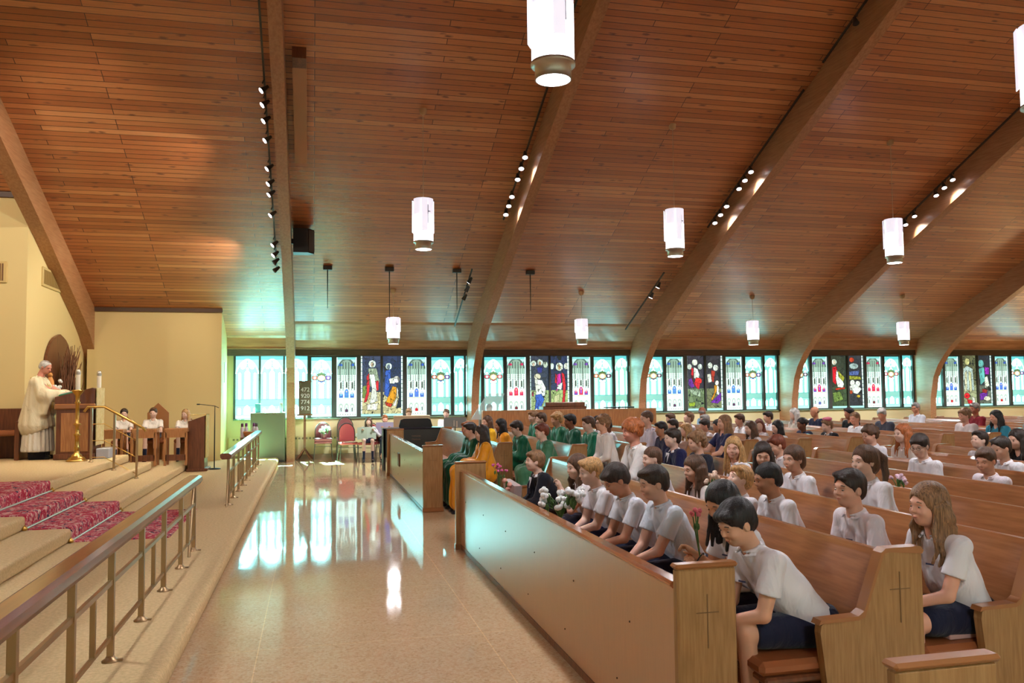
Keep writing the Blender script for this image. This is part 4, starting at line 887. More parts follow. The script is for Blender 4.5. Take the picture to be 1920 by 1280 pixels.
t = tag(MB().box(0, .3, 0, .22, 0, .004).build('sheet_music', M['paper']), 'white sheet of paper on the seat of the red chair', 'paper'); t.location = (.72, 20.98, .492)
def bouquet(loc, n, r_, fcol, label, cat='bouquet', stems=True, pot=None, h=.18, fs=.028, lean=(0, 0), seed=0):
    rr = random.Random(seed); t = thing('flower_bouquet' if not pot else 'potted_flower', loc, label, cat)
    f_ = MB(); g_ = MB()
    for k in range(n):
        a_ = rr.uniform(0, 6.28); q_ = r_*math.sqrt(rr.random()); p = (lean[0]+q_*math.cos(a_), lean[1]+q_*math.sin(a_), h+rr.uniform(-.03, .04)*(r_/.08))
        for _ in range(5): f_.ball((p[0]+rr.uniform(-.5, .5)*fs, p[1]+rr.uniform(-.5, .5)*fs, p[2]+rr.uniform(-.3, .4)*fs), fs*.62, n=6)
        g_.tube([(0, 0, 0 if not pot else .08), (lean[0]*.4+p[0]*.3, p[1]*.4, p[2]*.6), p], .0035, 4)
        if rr.random() < .6: g_.ball((p[0]*.7, p[1]*.7, p[2]*.7), (fs*.5, fs*.25, fs*1.1), n=6)
    f_.build('blossom', mat('blossom', fcol, .8), t); g_.build('stem', M['green_leaf'], t)
    if pot: MB().lathe([(.06, 0), (.085, .11), (.09, .12)], n=14).build('pot', mat('pot', pot, .7), t)
    return t
bouquet((.26, 21.8, .562), 14, .14, (240, 242, 236), 'potted white flowers standing on the maroon chair seat', 'flowers', pot=(110, 50, 60), h=.22, fs=.04, seed=3)
# digital piano
t = thing('digital_piano', (1.50, 18.55, 0), 'black upright digital piano seen from behind, standing beyond the choir partition', 'piano')
MB().box(0, 1.42, .0, .05, .28, .90, bev=.006).build('back_panel', mat('piano_back', (44, 48, 46), .4), t); MB().box(-.02, 1.44, -.02, .52, .90, .925, bev=.006).build('top', mat('piano_top', (34, 30, 44), .3), t)
MB().box(.0, 1.42, .3, .6, .66, .74).build('keybed', M['black'], t)
for x in (0, 1.37):
    MB().box(x, x+.05, 0, .5, 0, .9, bev=.005).build('side_panel', M['black'], t)
mb = MB(); mb.prism([(.36, .925), (1.08, .925), (1.10, .96), (1.06, 1.10), (1.0, 1.125), (.46, 1.125), (.39, 1.10), (.35, .96)], 'y', .1, .13); fix_normals(mb.build('music_rest', M['black'], t))
text('YAMAHA', .05, mat('gold_print', (120, 96, 70), .5), t, (.72, -.003, .74)); text('Clavinova', .05, mat('gold_print2', (120, 96, 70), .5), t, (.72, -.003, .67))
t = thing('speaker_box', (2.30, 19.9, 0), 'pale beige panel rising behind the piano music rest', 'screen'); MB().box(-.45, .42, 0, .05, .3, 1.16, bev=.01).build('panel', mat('pale_panel', (214, 186, 150), .7), t); MB().box(-.05, .05, -.1, .15, 0, .3).build('stand', M['darkmetal'], t)
t = thing('music_stand', (3.0, 17.95, 0), 'grey music stand seen from behind at the end of the piano', 'music stand')
mb = MB(); mb.prism([(-.25, .93), (.25, .93), (.25, 1.13), (.22, 1.16), (-.22, 1.16), (-.25, 1.13)], 'y', -.01, .01); fix_normals(mb.build('desk', M['grey'], t)); MB().tube([(0, 0, 0), (0, 0, .95)], .012, 8).build('pole', M['black'], t)
MB().box(-.04, -.01, -.02, -.01, .97, 1.10).box(.02, .05, -.02, -.01, .95, 1.08).build('clip', M['chrome'], t)
for k in range(3):
    a_ = k*2.1; MB().tube([(0, 0, .12), (.3*math.cos(a_), .3*math.sin(a_), .01)], .01, 6).build('leg', M['black'], t)
t = thing('keyboard_amp', (2.95, 18.9, 0), 'low purple and black equipment box behind the music stand', 'equipment'); MB().box(0, .45, 0, .3, .35, .80, bev=.02).build('body', mat('purple_box', (74, 52, 84), .5), t); MB().box(.02, .43, .02, .28, 0, .35).build('base', M['black'], t); MB().box(.08, .36, -.01, 0, .55, .72).build('grille', M['black'], t)

# bags, books and papers in the pews
t = thing('leather_bag', (2.30, 3.86, 0), 'brown leather bag on the floor under the front pew behind the boy', 'bag')
mb = MB(); mb.prism([(-.10, .0), (.14, 0), (.15, .2), (.11, .33), (-.07, .33), (-.11, .2)], 'y', 0, .32); fix_normals(mb.build('body', M['leather'], t)); MB().tube([(-.05, .32, .3), (0, .33, .36), (.08, .32, .3)], .008, 6).build('strap', M['leather'], t)
MB().box(-.02, .03, -.01, 0, .2, .25).build('buckle', M['brass'], t)
# ================================================================ people
class SDF:
    def __init__(s, lo, hi, h):
        s.h = h; s.lo = np.array(lo, float); n = np.ceil((np.array(hi)-s.lo)/h).astype(int)+1; s.n = n
        s.ax = [s.lo[i]+h*np.arange(n[i]) for i in range(3)]; s.F = np.full(n, .5, np.float32)
    def win(s, lo, hi):
        a = [max(0, int((lo[i]-s.lo[i])/s.h)-1) for i in range(3)]; b = [min(s.n[i], int((hi[i]-s.lo[i])/s.h)+3) for i in range(3)]
        if any(b[i] <= a[i] for i in range(3)): return None
        sl = tuple(slice(a[i], b[i]) for i in range(3)); X = s.ax[0][sl[0]][:, None, None]; Y = s.ax[1][sl[1]][None, :, None]; Z = s.ax[2][sl[2]][None, None, :]
        return sl, X, Y, Z
    def put(s, sl, D, k, mode):
        A = s.F[sl]
        if mode == 'u':
            if k > 0: hh = np.maximum(k-np.abs(A-D), 0)/k; s.F[sl] = np.minimum(A, D)-hh*hh*k*.25
            else: s.F[sl] = np.minimum(A, D)
        elif mode == 's':
            if k > 0: hh = np.maximum(k-np.abs(A+D), 0)/k; s.F[sl] = np.maximum(A, -D)+hh*hh*k*.25
            else: s.F[sl] = np.maximum(A, -D)
    def cone(s, a, b, ra, rb, k=.02, mode='u', sq=None):
        a = np.array(a, float); b = np.array(b, float); m = max(ra, rb)+k+s.h*2
        w_ = s.win(np.minimum(a, b)-m, np.maximum(a, b)+m)
        if w_ is None: return s
        sl, X, Y, Z = w_; d = b-a; L = d@d+1e-12
        t = np.clip(((X-a[0])*d[0]+(Y-a[1])*d[1]+(Z-a[2])*d[2])/L, 0, 1)
        D = np.sqrt((X-a[0]-t*d[0])**2+(Y-a[1]-t*d[1])**2+(Z-a[2]-t*d[2])**2)-(ra+t*(rb-ra)); s.put(sl, D.astype(np.float32), k, mode); return s
    def ell(s, c, r, R=None, k=.02, mode='u'):
        c = np.array(c, float); r = np.array(r, float); m = r.max()+k+s.h*2; w_ = s.win(c-m, c+m)
        if w_ is None: return s
        sl, X, Y, Z = w_; X = X-c[0]; Y = Y-c[1]; Z = Z-c[2]
        if R is not None: U = X*R[0, 0]+Y*R[1, 0]+Z*R[2, 0]; V = X*R[0, 1]+Y*R[1, 1]+Z*R[2, 1]; W_ = X*R[0, 2]+Y*R[1, 2]+Z*R[2, 2]
        else: U, V, W_ = X, Y, Z
        k0 = np.sqrt((U/r[0])**2+(V/r[1])**2+(W_/r[2])**2); k1 = np.sqrt((U/r[0]**2)**2+(V/r[1]**2)**2+(W_/r[2]**2)**2)+1e-9
        s.put(sl, (k0*(k0-1)/k1).astype(np.float32), k, mode); return s
    def cut(s, p, n):      # remove the side the normal points to
        w_ = s.win(s.lo, s.lo+s.n*s.h); sl, X, Y, Z = w_; n = np.array(n, float); n /= np.linalg.norm(n)
        D = (X-p[0])*n[0]+(Y-p[1])*n[1]+(Z-p[2])*n[2]; s.F = np.maximum(s.F, D.astype(np.float32)); return s
    def mesh(s, name, m):
        F = s.F.copy(); F[0] = F[-1] = .1; F[:, 0] = F[:, -1] = .1; F[:, :, 0] = F[:, :, -1] = .1
        I = F < 0; c = I[:-1, :-1, :-1].astype(np.uint8)
        cnt = np.zeros(tuple(s.n-1), np.uint8)
        for dx in (0, 1):
            for dy in (0, 1):
                for dz in (0, 1): cnt += I[dx:s.n[0]-1+dx, dy:s.n[1]-1+dy, dz:s.n[2]-1+dz]
        mix = (cnt > 0) & (cnt < 8); P = np.argwhere(mix)
        if len(P) == 0: return None
        idx = np.full(mix.shape, -1, np.int32); idx[mix] = np.arange(len(P))
        acc = np.zeros((len(P), 3)); num = np.zeros(len(P))
        cs = [(0, 0, 0), (1, 0, 0), (0, 1, 0), (1, 1, 0), (0, 0, 1), (1, 0, 1), (0, 1, 1), (1, 1, 1)]
        vals = [F[P[:, 0]+q[0], P[:, 1]+q[1], P[:, 2]+q[2]] for q in cs]
        for a_ in range(8):
            for b_ in range(a_+1, 8):
                df = [cs[b_][i]-cs[a_][i] for i in range(3)]
                if sum(abs(v) for v in df) != 1: continue
                va, vb = vals[a_], vals[b_]; x = (va < 0) != (vb < 0); t = np.where(x, va/(va-vb+1e-12), 0)
                for i in range(3): acc[:, i] += np.where(x, cs[a_][i]+t*df[i], 0)
                num += x
        V = s.lo+(P+acc/num[:, None])*s.h; quads = []
        for ax in range(3):
            o1, o2 = [(1, 2), (2, 0), (0, 1)][ax]
            A = I.take(range(0, s.n[ax]-1), ax); B = I.take(range(1, s.n[ax]), ax); ch = np.argwhere(A != B)
            ok = (ch[:, o1] > 0) & (ch[:, o2] > 0) & (ch[:, o1] < s.n[o1]-1) & (ch[:, o2] < s.n[o2]-1); ch = ch[ok]
            inside = A[ch[:, 0], ch[:, 1], ch[:, 2]]
            def cell(d1, d2):
                q = ch.copy(); q[:, o1] -= d1; q[:, o2] -= d2; return idx[q[:, 0], q[:, 1], q[:, 2]]
            Q = np.stack([cell(1, 1), cell(0, 1), cell(0, 0), cell(1, 0)], 1); Q[~inside] = Q[~inside][:, ::-1]; quads.append(Q)
        Q = np.concatenate(quads); Q = Q[(Q >= 0).all(1)]
        me = bpy.data.meshes.new(name); np_mesh(me, V, Q); me.materials.append(m); return me

def cloth_mat(name, c, rough=.85, bump=.35, sc=7):
    m = mat(name, c, rough, spec=.2)
    nt = m.node_tree; b = nt.nodes['Principled BSDF']; tc = nt.nodes.new('ShaderNodeTexCoord'); nz = nt.nodes.new('ShaderNodeTexNoise'); nz.inputs['Scale'].default_value = sc
    nz.inputs['Detail'].default_value = 3; nz.inputs['Distortion'].default_value = .6
    mp = nt.nodes.new('ShaderNodeMapping'); mp.inputs['Scale'].default_value = (1, 1, .45); nt.links.new(tc.outputs['Object'], mp.inputs[0]); nt.links.new(mp.outputs[0], nz.inputs['Vector'])
    bp = nt.nodes.new('ShaderNodeBump'); bp.inputs['Strength'].default_value = bump; bp.inputs['Distance'].default_value = .04
    nt.links.new(nz.outputs[0], bp.inputs['Height']); nt.links.new(bp.outputs[0], b.inputs['Normal']); b.inputs['Sheen Weight'].default_value = .15; return m
_cm = {}
def CM(c, kind='cloth'):
    key = (tuple(c), kind)
    if key not in _cm:
        if kind == 'cloth': _cm[key] = cloth_mat('cloth_fabric', c, .85, .75, 9)
        elif kind == 'satin': _cm[key] = cloth_mat('satin_robe', c, .38, .7, 9)
        elif kind == 'skin':
            m = mat('skin', c, .5, spec=.35, noise=(tuple(int(v*.93) for v in c), 9, .6, (1, 1, 1))); m.node_tree.nodes['Principled BSDF'].inputs['Subsurface Weight'].default_value = .08
            m.node_tree.nodes['Principled BSDF'].inputs['Subsurface Radius'].default_value = (.02, .008, .004); _cm[key] = m
        elif kind == 'hair':
            m = mat('hair', c, .42, spec=.45); nt = m.node_tree; b = nt.nodes['Principled BSDF']; tc = nt.nodes.new('ShaderNodeTexCoord')
            mp = nt.nodes.new('ShaderNodeMapping'); mp.inputs['Scale'].default_value = (150, 150, 12); nz = nt.nodes.new('ShaderNodeTexNoise'); nz.inputs['Scale'].default_value = 1; nz.inputs['Distortion'].default_value = 1.2
            nt.links.new(tc.outputs['Object'], mp.inputs[0]); nt.links.new(mp.outputs[0], nz.inputs['Vector'])
            cr = nt.nodes.new('ShaderNodeValToRGB'); cr.color_ramp.elements[0].position = .3; cr.color_ramp.elements[1].position = .7
            cr.color_ramp.elements[0].color = rgba(tuple(int(v*.66) for v in c)); cr.color_ramp.elements[1].color = rgba(tuple(min(255, int(v*1.22)) for v in c))
            nt.links.new(nz.outputs[0], cr.inputs[0]); nt.links.new(cr.outputs[0], b.inputs['Base Color'])
            bp = nt.nodes.new('ShaderNodeBump'); bp.inputs['Strength'].default_value = .8; bp.inputs['Distance'].default_value = .006; nt.links.new(nz.outputs[0], bp.inputs['Height']); nt.links.new(bp.outputs[0], b.inputs['Normal']); _cm[key] = m
    return _cm[key]
def rotm(yaw, pitch, roll=0):   # yaw left +, pitch down +
    cy, sy, cp, sp, cr, sr = math.cos(yaw), math.sin(yaw), math.cos(pitch), math.sin(pitch), math.cos(roll), math.sin(roll)
    Rz = np.array([[cy, -sy, 0], [sy, cy, 0], [0, 0, 1]]); Ry = np.array([[cp, 0, sp], [0, 1, 0], [-sp, 0, cp]]); Rx = np.array([[1, 0, 0], [0, cr, -sr], [0, sr, cr]])
    return Rz@Ry@Rx
def ik(a, b, l1, l2, pole):
    a = np.array(a, float); b = np.array(b, float); d = b-a; L = np.linalg.norm(d); L = min(L, (l1+l2)*.995); u = d/np.linalg.norm(d)
    x = (l1*l1-l2*l2+L*L)/(2*L); hgt = math.sqrt(max(l1*l1-x*x, 1e-6)); p = np.array(pole, float); p = p-u*(p@u); p /= np.linalg.norm(p)+1e-9
    return a+u*x+p*hgt, a+u*L
SKIN = (226, 178, 154); SKIN2 = (216, 166, 138); TAN = (186, 134, 104); BROWN = (122, 82, 62); PALE = (236, 196, 176)
WHITE = (232, 230, 236); NAVY = (30, 34, 58)
HC = dict(black=(30, 26, 28), dark=(52, 40, 34), brown=(92, 64, 46), light=(140, 104, 72), blond=(196, 152, 98), red=(176, 100, 54), grey=(150, 146, 142), white=(222, 216, 206), auburn=(120, 60, 40))

def person(x, y, label, face=180, z=0, sc=.93, lean=.05, yaw=0, pitch=.1, roll=0, hair='short', hc='brown', skin=SKIN, top='polo', tc=WHITE, bottom='pants', bc=NAVY, hands=None, q=2, look=None, group=None, seat=.47, bulk=1.0, cat='person', stand=False, legs=True, extra=None, head_z=None):
    """q: 0 closest (fingers), 1 near, 2 mid, 3 far.  Local frame: +x forward, +y left, z up, origin on the floor below the hips"""
    h = (.0062, .009, .014, .018)[q]
    rz = math.radians(face); s = sc
    H = np.array([0, 0, (seat+.085) if not stand else .90*s])
    sp = np.array([math.sin(lean), 0, math.cos(lean)]); 
    if head_z is not None:      # the torso length follows from where the head is
        tl = (head_z-H[2]-.155*s*math.cos(pitch*.6))/math.cos(lean)
    else: tl = .445*s
    N = H+sp*tl; SW = .158*s*bulk
    Rh = rotm(math.radians(yaw), pitch, roll); up = np.array([math.sin(lean*.6+pitch*.55)*math.cos(math.radians(yaw)*.6), math.sin(math.radians(yaw))*.25*math.sin(pitch), 1.]); up /= np.linalg.norm(up)
    HD = N+up*.155*s; hs = .98*(s**.45)
    T = lambda p: HD+Rh@(np.array(p, float)*hs)
    SH = [N-sp*.045*s+np.array([-.005, sy*SW, 0]) for sy in (-1, 1)]
    if hands is None: hands = ((.33, -.05, H[2]+.11), (.33, .05, H[2]+.11))
    EL = []; HA = []
    for i, sy in enumerate((-1, 1)):
        e, w_ = ik(SH[i], hands[i], .265*s, .235*s, (-.45, sy*.55, -.6)); EL.append(e); HA.append(w_)
    if not stand:
        KN = [np.array([.41*s, sy*.10, H[2]+.005]) for sy in (-1, 1)]; AN = [np.array([.38*s, sy*.11, .085]) for sy in (-1, 1)]
    else: KN = [np.array([.02, sy*.09, .48*s]) for sy in (-1, 1)]; AN = [np.array([0, sy*.09, .08]) for sy in (-1, 1)]
    far = q >= 2
    lo = np.array([-.32, -.42, 0.0 if legs else H[2]-.2]); hi = np.array([.80, .42, HD[2]+.22])
    lo[0] = min(-.25, HD[0]-.2); hi[0] = max(.62*s, HD[0]+.2, max(a_[0] for a_ in HA)+.16) if (legs or top == 'robe') else max(.5, HD[0]+.2)
    # ---- body
    B = SDF(lo, hi, h)
    cut_r = .82
    for sy in (-1, 1): B.cone(H+np.array([0, sy*.05, .02]), N-sp*.14*s+np.array([-.02, sy*.05, 0]), .085*s*cut_r*bulk, .074*s*cut_r*bulk, .03)
    B.cone(SH[0]-sp*.01, SH[1]-sp*.01, .030*s, .030*s, .02)
    B.cone(N-sp*.04, T((-.015, 0, -.05)), .054*s, .046*hs, .015)
    def arm(i):
        B.cone(SH[i], EL[i], .043*s*bulk, .034*s*bulk, .015); B.cone(EL[i], HA[i], .034*s*bulk, .023*s, .012)
        d = HA[i]-EL[i]; d /= np.linalg.norm(d); sy = (-1, 1)[i]; inw = np.array([0, -sy, 0]); inw = inw-d*(inw@d); inw /= np.linalg.norm(inw); nn = np.cross(d, inw)
        if nn[2] > 0: nn = -nn
        if top == 'none': return
        pc = HA[i]+d*.045*s
        Rm = np.column_stack([d, inw, nn]); B.ell(pc, (.048*s, .036*s, .017*s), Rm, .012)
        if q <= 1:
            for f_, (off, L_, r_) in enumerate(((-.027, .052, .0072), (-.009, .062, .0078), (.009, .066, .008), (.027, .058, .0078))):
                b0 = pc+d*.036*s-inw*off*-1*s; k1 = b0+(d*.55+nn*.45)*L_*.55*s; k2 = k1+(d*.05+nn*.75+inw*.2)*L_*.5*s
                B.cone(b0, k1, r_*s*1.05, r_*s, .004); B.cone(k1, k2, r_*s, r_*.85*s, .003)
            th = HA[i]+d*.02*s+inw*.026*s; B.cone(th, th+(d*.5+inw*.45+nn*.2)*.045*s, .011*s, .0095*s, .006); B.cone(th+(d*.5+inw*.45+nn*.2)*.045*s, th+(d*.9+inw*.35+nn*.35)*.068*s, .0095*s, .0075*s, .003)
        else:
            for off in (-.024, -.008, .008, .024): B.cone(pc+d*.03*s+inw*off*s, pc+(d*.065+nn*.03)*s+inw*off*s, .009*s, .008*s, .005)
            B.cone(HA[i]+d*.02*s+inw*.025*s, HA[i]+d*.06*s+inw*.045*s, .011*s, .009*s, .006)
    arm(0); arm(1)
    if legs:
        for i in (0, 1):
            sy = (-1, 1)[i]
            B.cone(H+np.array([.02, sy*.085, -.01]), KN[i], .070*s*bulk, .052*s, .03); B.cone(KN[i], AN[i]+np.array([0, 0, .05]), .050*s, .036*s, .015); B.cone((KN[i]*.6+AN[i]*.4)+np.array([-.015, 0, 0]), AN[i], .046*s, .030*s, .03)
            B.cone(AN[i]-np.array([0, 0, .03]), AN[i]+np.array([.12*s, 0, -.05]), .032*s, .026*s, .02)
    # head
    def he(c, r, k=.02, mode='u'): B.ell(T(c), np.array(r)*hs, Rh, k, mode)
    he((-.014, 0, .030), (.094, .074, .084), .02); he((.022, 0, -.022), (.064, .058, .076), .025); he((.048, 0, -.080), (.028, .028, .022), .03)
    he((.0, .0, -.05), (.062, .056, .05), .03)
    if q <= 2:
        he((.074, 0, .020), (.014, .046, .010), .02); B.cone(T((.083, 0, .008)), T((.0985, 0, -.024)), .0065*hs, .0085*hs, .012)
        for sy in (-1, 1): he((.088, sy*.0095, -.027), (.009, .0065, .006), .006)
        for sy in (-1, 1):
            he((.088, sy*.030, .000), (.012, .018, .010), .010, 's'); he((.060, sy*.036, -.030), (.024, .022, .022), .02)
            he((-.006, sy*.074, -.012), (.019, .009, .029), .006)
            if q < 2: he((.0, sy*.083, -.012), (.009, .006, .016), .004, 's')
        he((.0825, 0, -.051), (.009, .019, .0055), .008); he((.081, 0, -.060), (.009, .016, .0055), .008)
        if q < 2: B.ell(T((.096, 0, -.0555)), np.array((.012, .024, .0022))*hs, Rh, .003, 's')
    else:
        B.cone(T((.083, 0, .006)), T((.098, 0, -.024)), .008*hs, .011*hs, .014)
        for sy in (-1, 1): he((-.006, sy*.074, -.012), (.019, .011, .029), .006)
    root = bpy.data.objects.new('person', B.mesh('person_body', CM(skin, 'skin'))); COL.objects.link(root)
    root.location = (x, y, z); root.rotation_euler.z = rz; tag(root, label, cat, group)
    def child(name, me):
        if me is None: return None
        o = bpy.data.objects.new(name, me); COL.objects.link(o); o.parent = root; return o
    def small(name, mb, m): o = mb.build(name, m, root); return o
    # eyes and brows
    if q <= 2:
        eb = tuple(int(v*.8) for v in HC[hc]) if hc not in ('white', 'grey') else (150, 140, 130)
        for sy in (-1, 1):
            if q <= 1:
                e_ = MB(); p = T((.0755, sy*.030, -.001)); e_.ball(p, (.0088*hs, .0098*hs, .0050*hs), n=10); small('eye', e_, M['eye_white'])
                e_ = MB(); p = T((.0815, sy*.030, -.0025)); e_.ball(p, (.0052*hs, .0044*hs, .0040*hs), n=8); small('iris', e_, M['iris'])
                if pitch > .14:
                    e_ = MB(); p = T((.0775, sy*.030, .0015)); e_.ball(p, (.0092*hs, .0106*hs, .0042*hs), n=8); small('eyelid', e_, CM(tuple(int(v*.93) for v in skin), 'skin'))
            else:
                e_ = MB(); e_.ball(T((.080, sy*.030, -.003)), (.007*hs, .010*hs, .005*hs), n=8); small('eye', e_, M['iris'])
            if q <= 1:
                e_ = MB(); e_.tube([T((.0855, sy*.014, .022)), T((.086, sy*.030, .027)), T((.076, sy*.046, .021))], .0028*hs, 5); small('eyebrow', e_, CM(eb, 'hair'))
        if q <= 1:
            e_ = MB(); e_.tube([T((.085, -.017, -.056)), T((.0905, -.006, -.0545)), T((.0905, .006, -.0545)), T((.085, .017, -.056))], [.0015, .0032, .0032, .0015], 6); small('lip', e_, CM(tuple(int(v*a_) for v, a_ in zip(skin, (.86, .66, .66))), 'skin'))
    # ---- hair
    hh = h if q <= 1 else h*.85
    long_ = hair in ('long', 'straight', 'pony', 'braid', 'curly_long', 'wavy')
    Hs = SDF(HD-np.array([.28, .24, .62 if long_ else .2]), HD+np.array([.24, .24, .22]), hh)
    def hl(c, r, k=.015, mode='u'): Hs.ell(T(c), np.array(r)*hs, Rh, k, mode)
    rr0 = 1 if (len(label) % 2) else -1
    if hair != 'bald' and hair != 'headband_pink':
        th = {'short': .009, 'buzz': .005, 'bowl': .012, 'curly': .018, 'afro': .026}.get(hair, .011)
        hl((-.016, 0, .034), (.094+th, .074+th, .084+th), .01)
        if hair in ('short', 'bowl', 'curly', 'buzz', 'afro'):
            hl((-.045, 0, -.02), (.062+th*.6, .066+th*.5, .062), .02)
        if hair == 'bowl' or hair == 'curly':
            hl((.055, .018, .075), (.045, .058, .028), .015); hl((.062, -.02, .066), (.034, .044, .024), .015)
        if hair == 'short':
            hl((.046, .012*rr0, .088), (.050, .054, .022), .012); hl((.068, -.02*rr0, .072), (.026, .034, .018), .012)
        if long_: hl((-.05, 0, -.03), (.070, .078, .085), .03)
        # face opening
        k_ = .006
        hl((.100, 0, -.022), (.066, .080, .082 if hair not in ('bowl',) else .072), k_, 's')
        if not long_:
            hl((.03, 0, -.080), (.085, .11, .060), k_, 's'); hl((.062, 0, -.045), (.058, .12, .068), k_, 's')
            for sy in (-1, 1): hl((-.002, sy*.085, -.02), (.024, .03, .030), .004, 's')
            hl((-.03, 0, -.130), (.12, .12, .062), k_, 's')
        else:
            hl((.07, 0, -.075), (.055, .064, .075), k_, 's')
        rr = random.Random(sum(map(ord, label)))
        if hair in ('curly', 'afro'):
            for _ in range(60 if q < 2 else 34):
                a_ = rr.uniform(-2.6, 2.6); e_ = rr.uniform(-.35, 1.4); p = (-.02-.108*math.cos(e_)*math.cos(a_+0)*-1*-1, .096*math.cos(e_)*math.sin(a_), .03+.105*math.sin(e_))
                if p[0] > .045 and p[2] < .06: continue
                hl(p, (.017, .017, .017), .008)
        sh = N[2]-.02
        def strand(y0, x0, L_, r0=.022, r1=.012, wave=0, out=0, fwd=0):
            p0 = T((x0, y0, -.005)); n_ = 5 if wave else 3; pts = [p0]
            for k in range(1, n_+1):
                t_ = k/n_; zz = p0[2]-L_*t_; bx = -.03-.03*(t_ > .3) if fwd == 0 else fwd
                xx = p0[0]+(bx*t_)-lean*.0; yy = p0[1]*(1+.12*t_)+math.copysign(out*t_, p0[1])
                if wave: xx += wave*math.sin(k*2.1+y0*40); yy += wave*math.cos(k*1.7+x0*50)
                pts.append(np.array([xx, yy, zz]))
            for k in range(n_): Hs.cone(pts[k], pts[k+1], (r0+(r1-r0)*k/n_)*hs, (r0+(r1-r0)*(k+1)/n_)*hs, .010)
        if hair in ('long', 'straight', 'wavy', 'curly_long'):
            L_ = {'long': .27, 'straight': .25, 'wavy': .30, 'curly_long': .30}[hair]; wv = {'long': 0, 'straight': 0, 'wavy': .010, 'curly_long': .014}[hair]
            for k in range(15 if q < 2 else 11):
                n_ = (14 if q < 2 else 10); a_ = -1.9+3.8*k/n_; xx = -.02-.075*math.cos(a_); yy = .076*math.sin(a_)
                strand(yy, xx, L_*(1+.12*rr.uniform(-1, 1)), .020, .009, wv, .012)
            for sy in (-1, 1):
                strand(sy*.066, -.035, L_*1.02, .040, .022, wv, .012); strand(sy*.068, -.015, L_*.9, .032, .018, wv, .012, -.02); strand(sy*.070, -.005, L_*.98, .024, .011, wv, .010, .012)
                strand(sy*.072, .014, L_*.92, .016, .009, wv, .01, .030)
        if hair == 'pony':
            hl((-.115, 0, .06), (.03, .03, .03), .015); p = T((-.125, 0, .055)); pts = [p, p+np.array([-.05, 0, -.05]), p+np.array([-.07, 0, -.16]), p+np.array([-.05, .01, -.30])]
            for k in range(3): Hs.cone(pts[k], pts[k+1], (.026, .032, .024)[k], (.032, .024, .008)[k], .01)
        if hair == 'braid':
            p = T((-.06, -.075, -.05))
            for k in range(9): Hs.ell(p+np.array([.012*(-1)**k*.5-.01*k*.3, .006*(-1)**k, -.032*k]), (.017, .017, .022), None, .006)
        if hair == 'bun': hl((-.125, 0, .03), (.035, .035, .035), .01)
        if q <= 2:   # strand relief
            X = Hs.ax[0][:, None, None]-HD[0]; Y = Hs.ax[1][None, :, None]-HD[1]; Z = Hs.ax[2][None, None, :]-HD[2]
            an_ = np.arctan2(Y, X+.03); a1, a2 = rr.uniform(0, 6), rr.uniform(0, 6)
            Hs.F += (.0011*np.sin(an_*30+np.sin(Z*24)*2.0)+.0026*np.sin(an_*8+a1+Z*18)*np.sin(Z*22+a2+X*20)).astype(np.float32)
        child('hair', Hs.mesh('hair', CM(HC[hc], 'hair')))
    elif hair == 'bald':
        hl((-.03, 0, .0), (.088, .0785, .05), .01); hl((.10, 0, 0), (.10, .12, .09), .004, 's'); hl((0, 0, -.13), (.12, .12, .07), .004, 's')
        for sy in (-1, 1): hl((-.002, sy*.085, -.02), (.024, .03, .030), .004, 's')
        child('hair', Hs.mesh('hair', CM(HC[hc], 'hair')))
    # ---- top garment
    G = SDF(lo-np.array([.02, .06, 0]), hi+np.array([.0, .06, 0]), h)
    b_ = bulk; wl = H[2]+(-.035 if top != 'sweater' else -.02)
    if top in ('polo', 'blouse', 'suit', 'sweater', 'dress', 'tee'):
        x_ = {'suit': .014, 'sweater': .01}.get(top, .004)
        for sy in (-1, 1):
            G.cone(H+np.array([-.01, sy*.062*b_, .0]), H+sp*tl*.45+np.array([0, sy*.06*b_, 0]), (.098+x_)*s*b_, (.090+x_)*s*b_, .04); G.cone(H+sp*tl*.45+np.array([0, sy*.055*b_, 0]), N-sp*.12*s+np.array([-.01, sy*.068*b_, 0]), (.090+x_)*s*b_, (.084+x_)*s*b_, .04)
        G.cone(SH[0], SH[1], (.047+x_)*s, (.047+x_)*s, .035); G.cone(N-sp*.05*s, N+up*.012*s, .066*s, .056*s, .03)
        sl_ = .62 if top in ('polo', 'tee') else 1.0
        for i in (0, 1):
            e = SH[i]+(EL[i]-SH[i])*sl_
            if top in ('polo', 'tee'): G.cone(SH[i], e, (.051)*s*b_, .060*s*b_, .018)
            else:
                G.cone(SH[i], EL[i], (.056+x_)*s*b_, (.048+x_)*s*b_, .03); G.cone(EL[i], EL[i]+(HA[i]-EL[i])*.93, (.048+x_)*s*b_, (.036+x_*.5)*s, .02)
        if top in ('polo', 'tee'):     # flat sleeve ends
            for i in (0, 1):
                d = (EL[i]-SH[i]); d /= np.linalg.norm(d); c = SH[i]+(EL[i]-SH[i])*sl_
                w_ = G.win(c-.13*s, c+.13*s)
                if w_ is not None:
                    sl2, X, Y, Z = w_; D = ((X-c[0])*d[0]+(Y-c[1])*d[1]+(Z-c[2])*d[2]); rr_ = np.sqrt((X-c[0]-d[0]*D)**2+(Y-c[1]-d[1]*D)**2+(Z-c[2]-d[2]*D)**2)
                    near = rr_ < .085*s*b_; out = np.where(near & (np.abs(Y-0*X) > SW*.62), D, -1.); G.F[sl2] = np.maximum(G.F[sl2], out.astype(np.float32))
        if top == 'dress' and not stand: G.cone(H+np.array([0, -.04, .0]), H+np.array([.3, -.05, 0]), .12, .10, .05); G.cone(H+np.array([0, .04, .0]), H+np.array([.3, .05, 0]), .12, .10, .05)
        cutz = H[2]-.05 if not stand else H[2]-.06
        if top != 'dress': G.cut((0, 0, cutz+.0), (-.35, 0, -1))
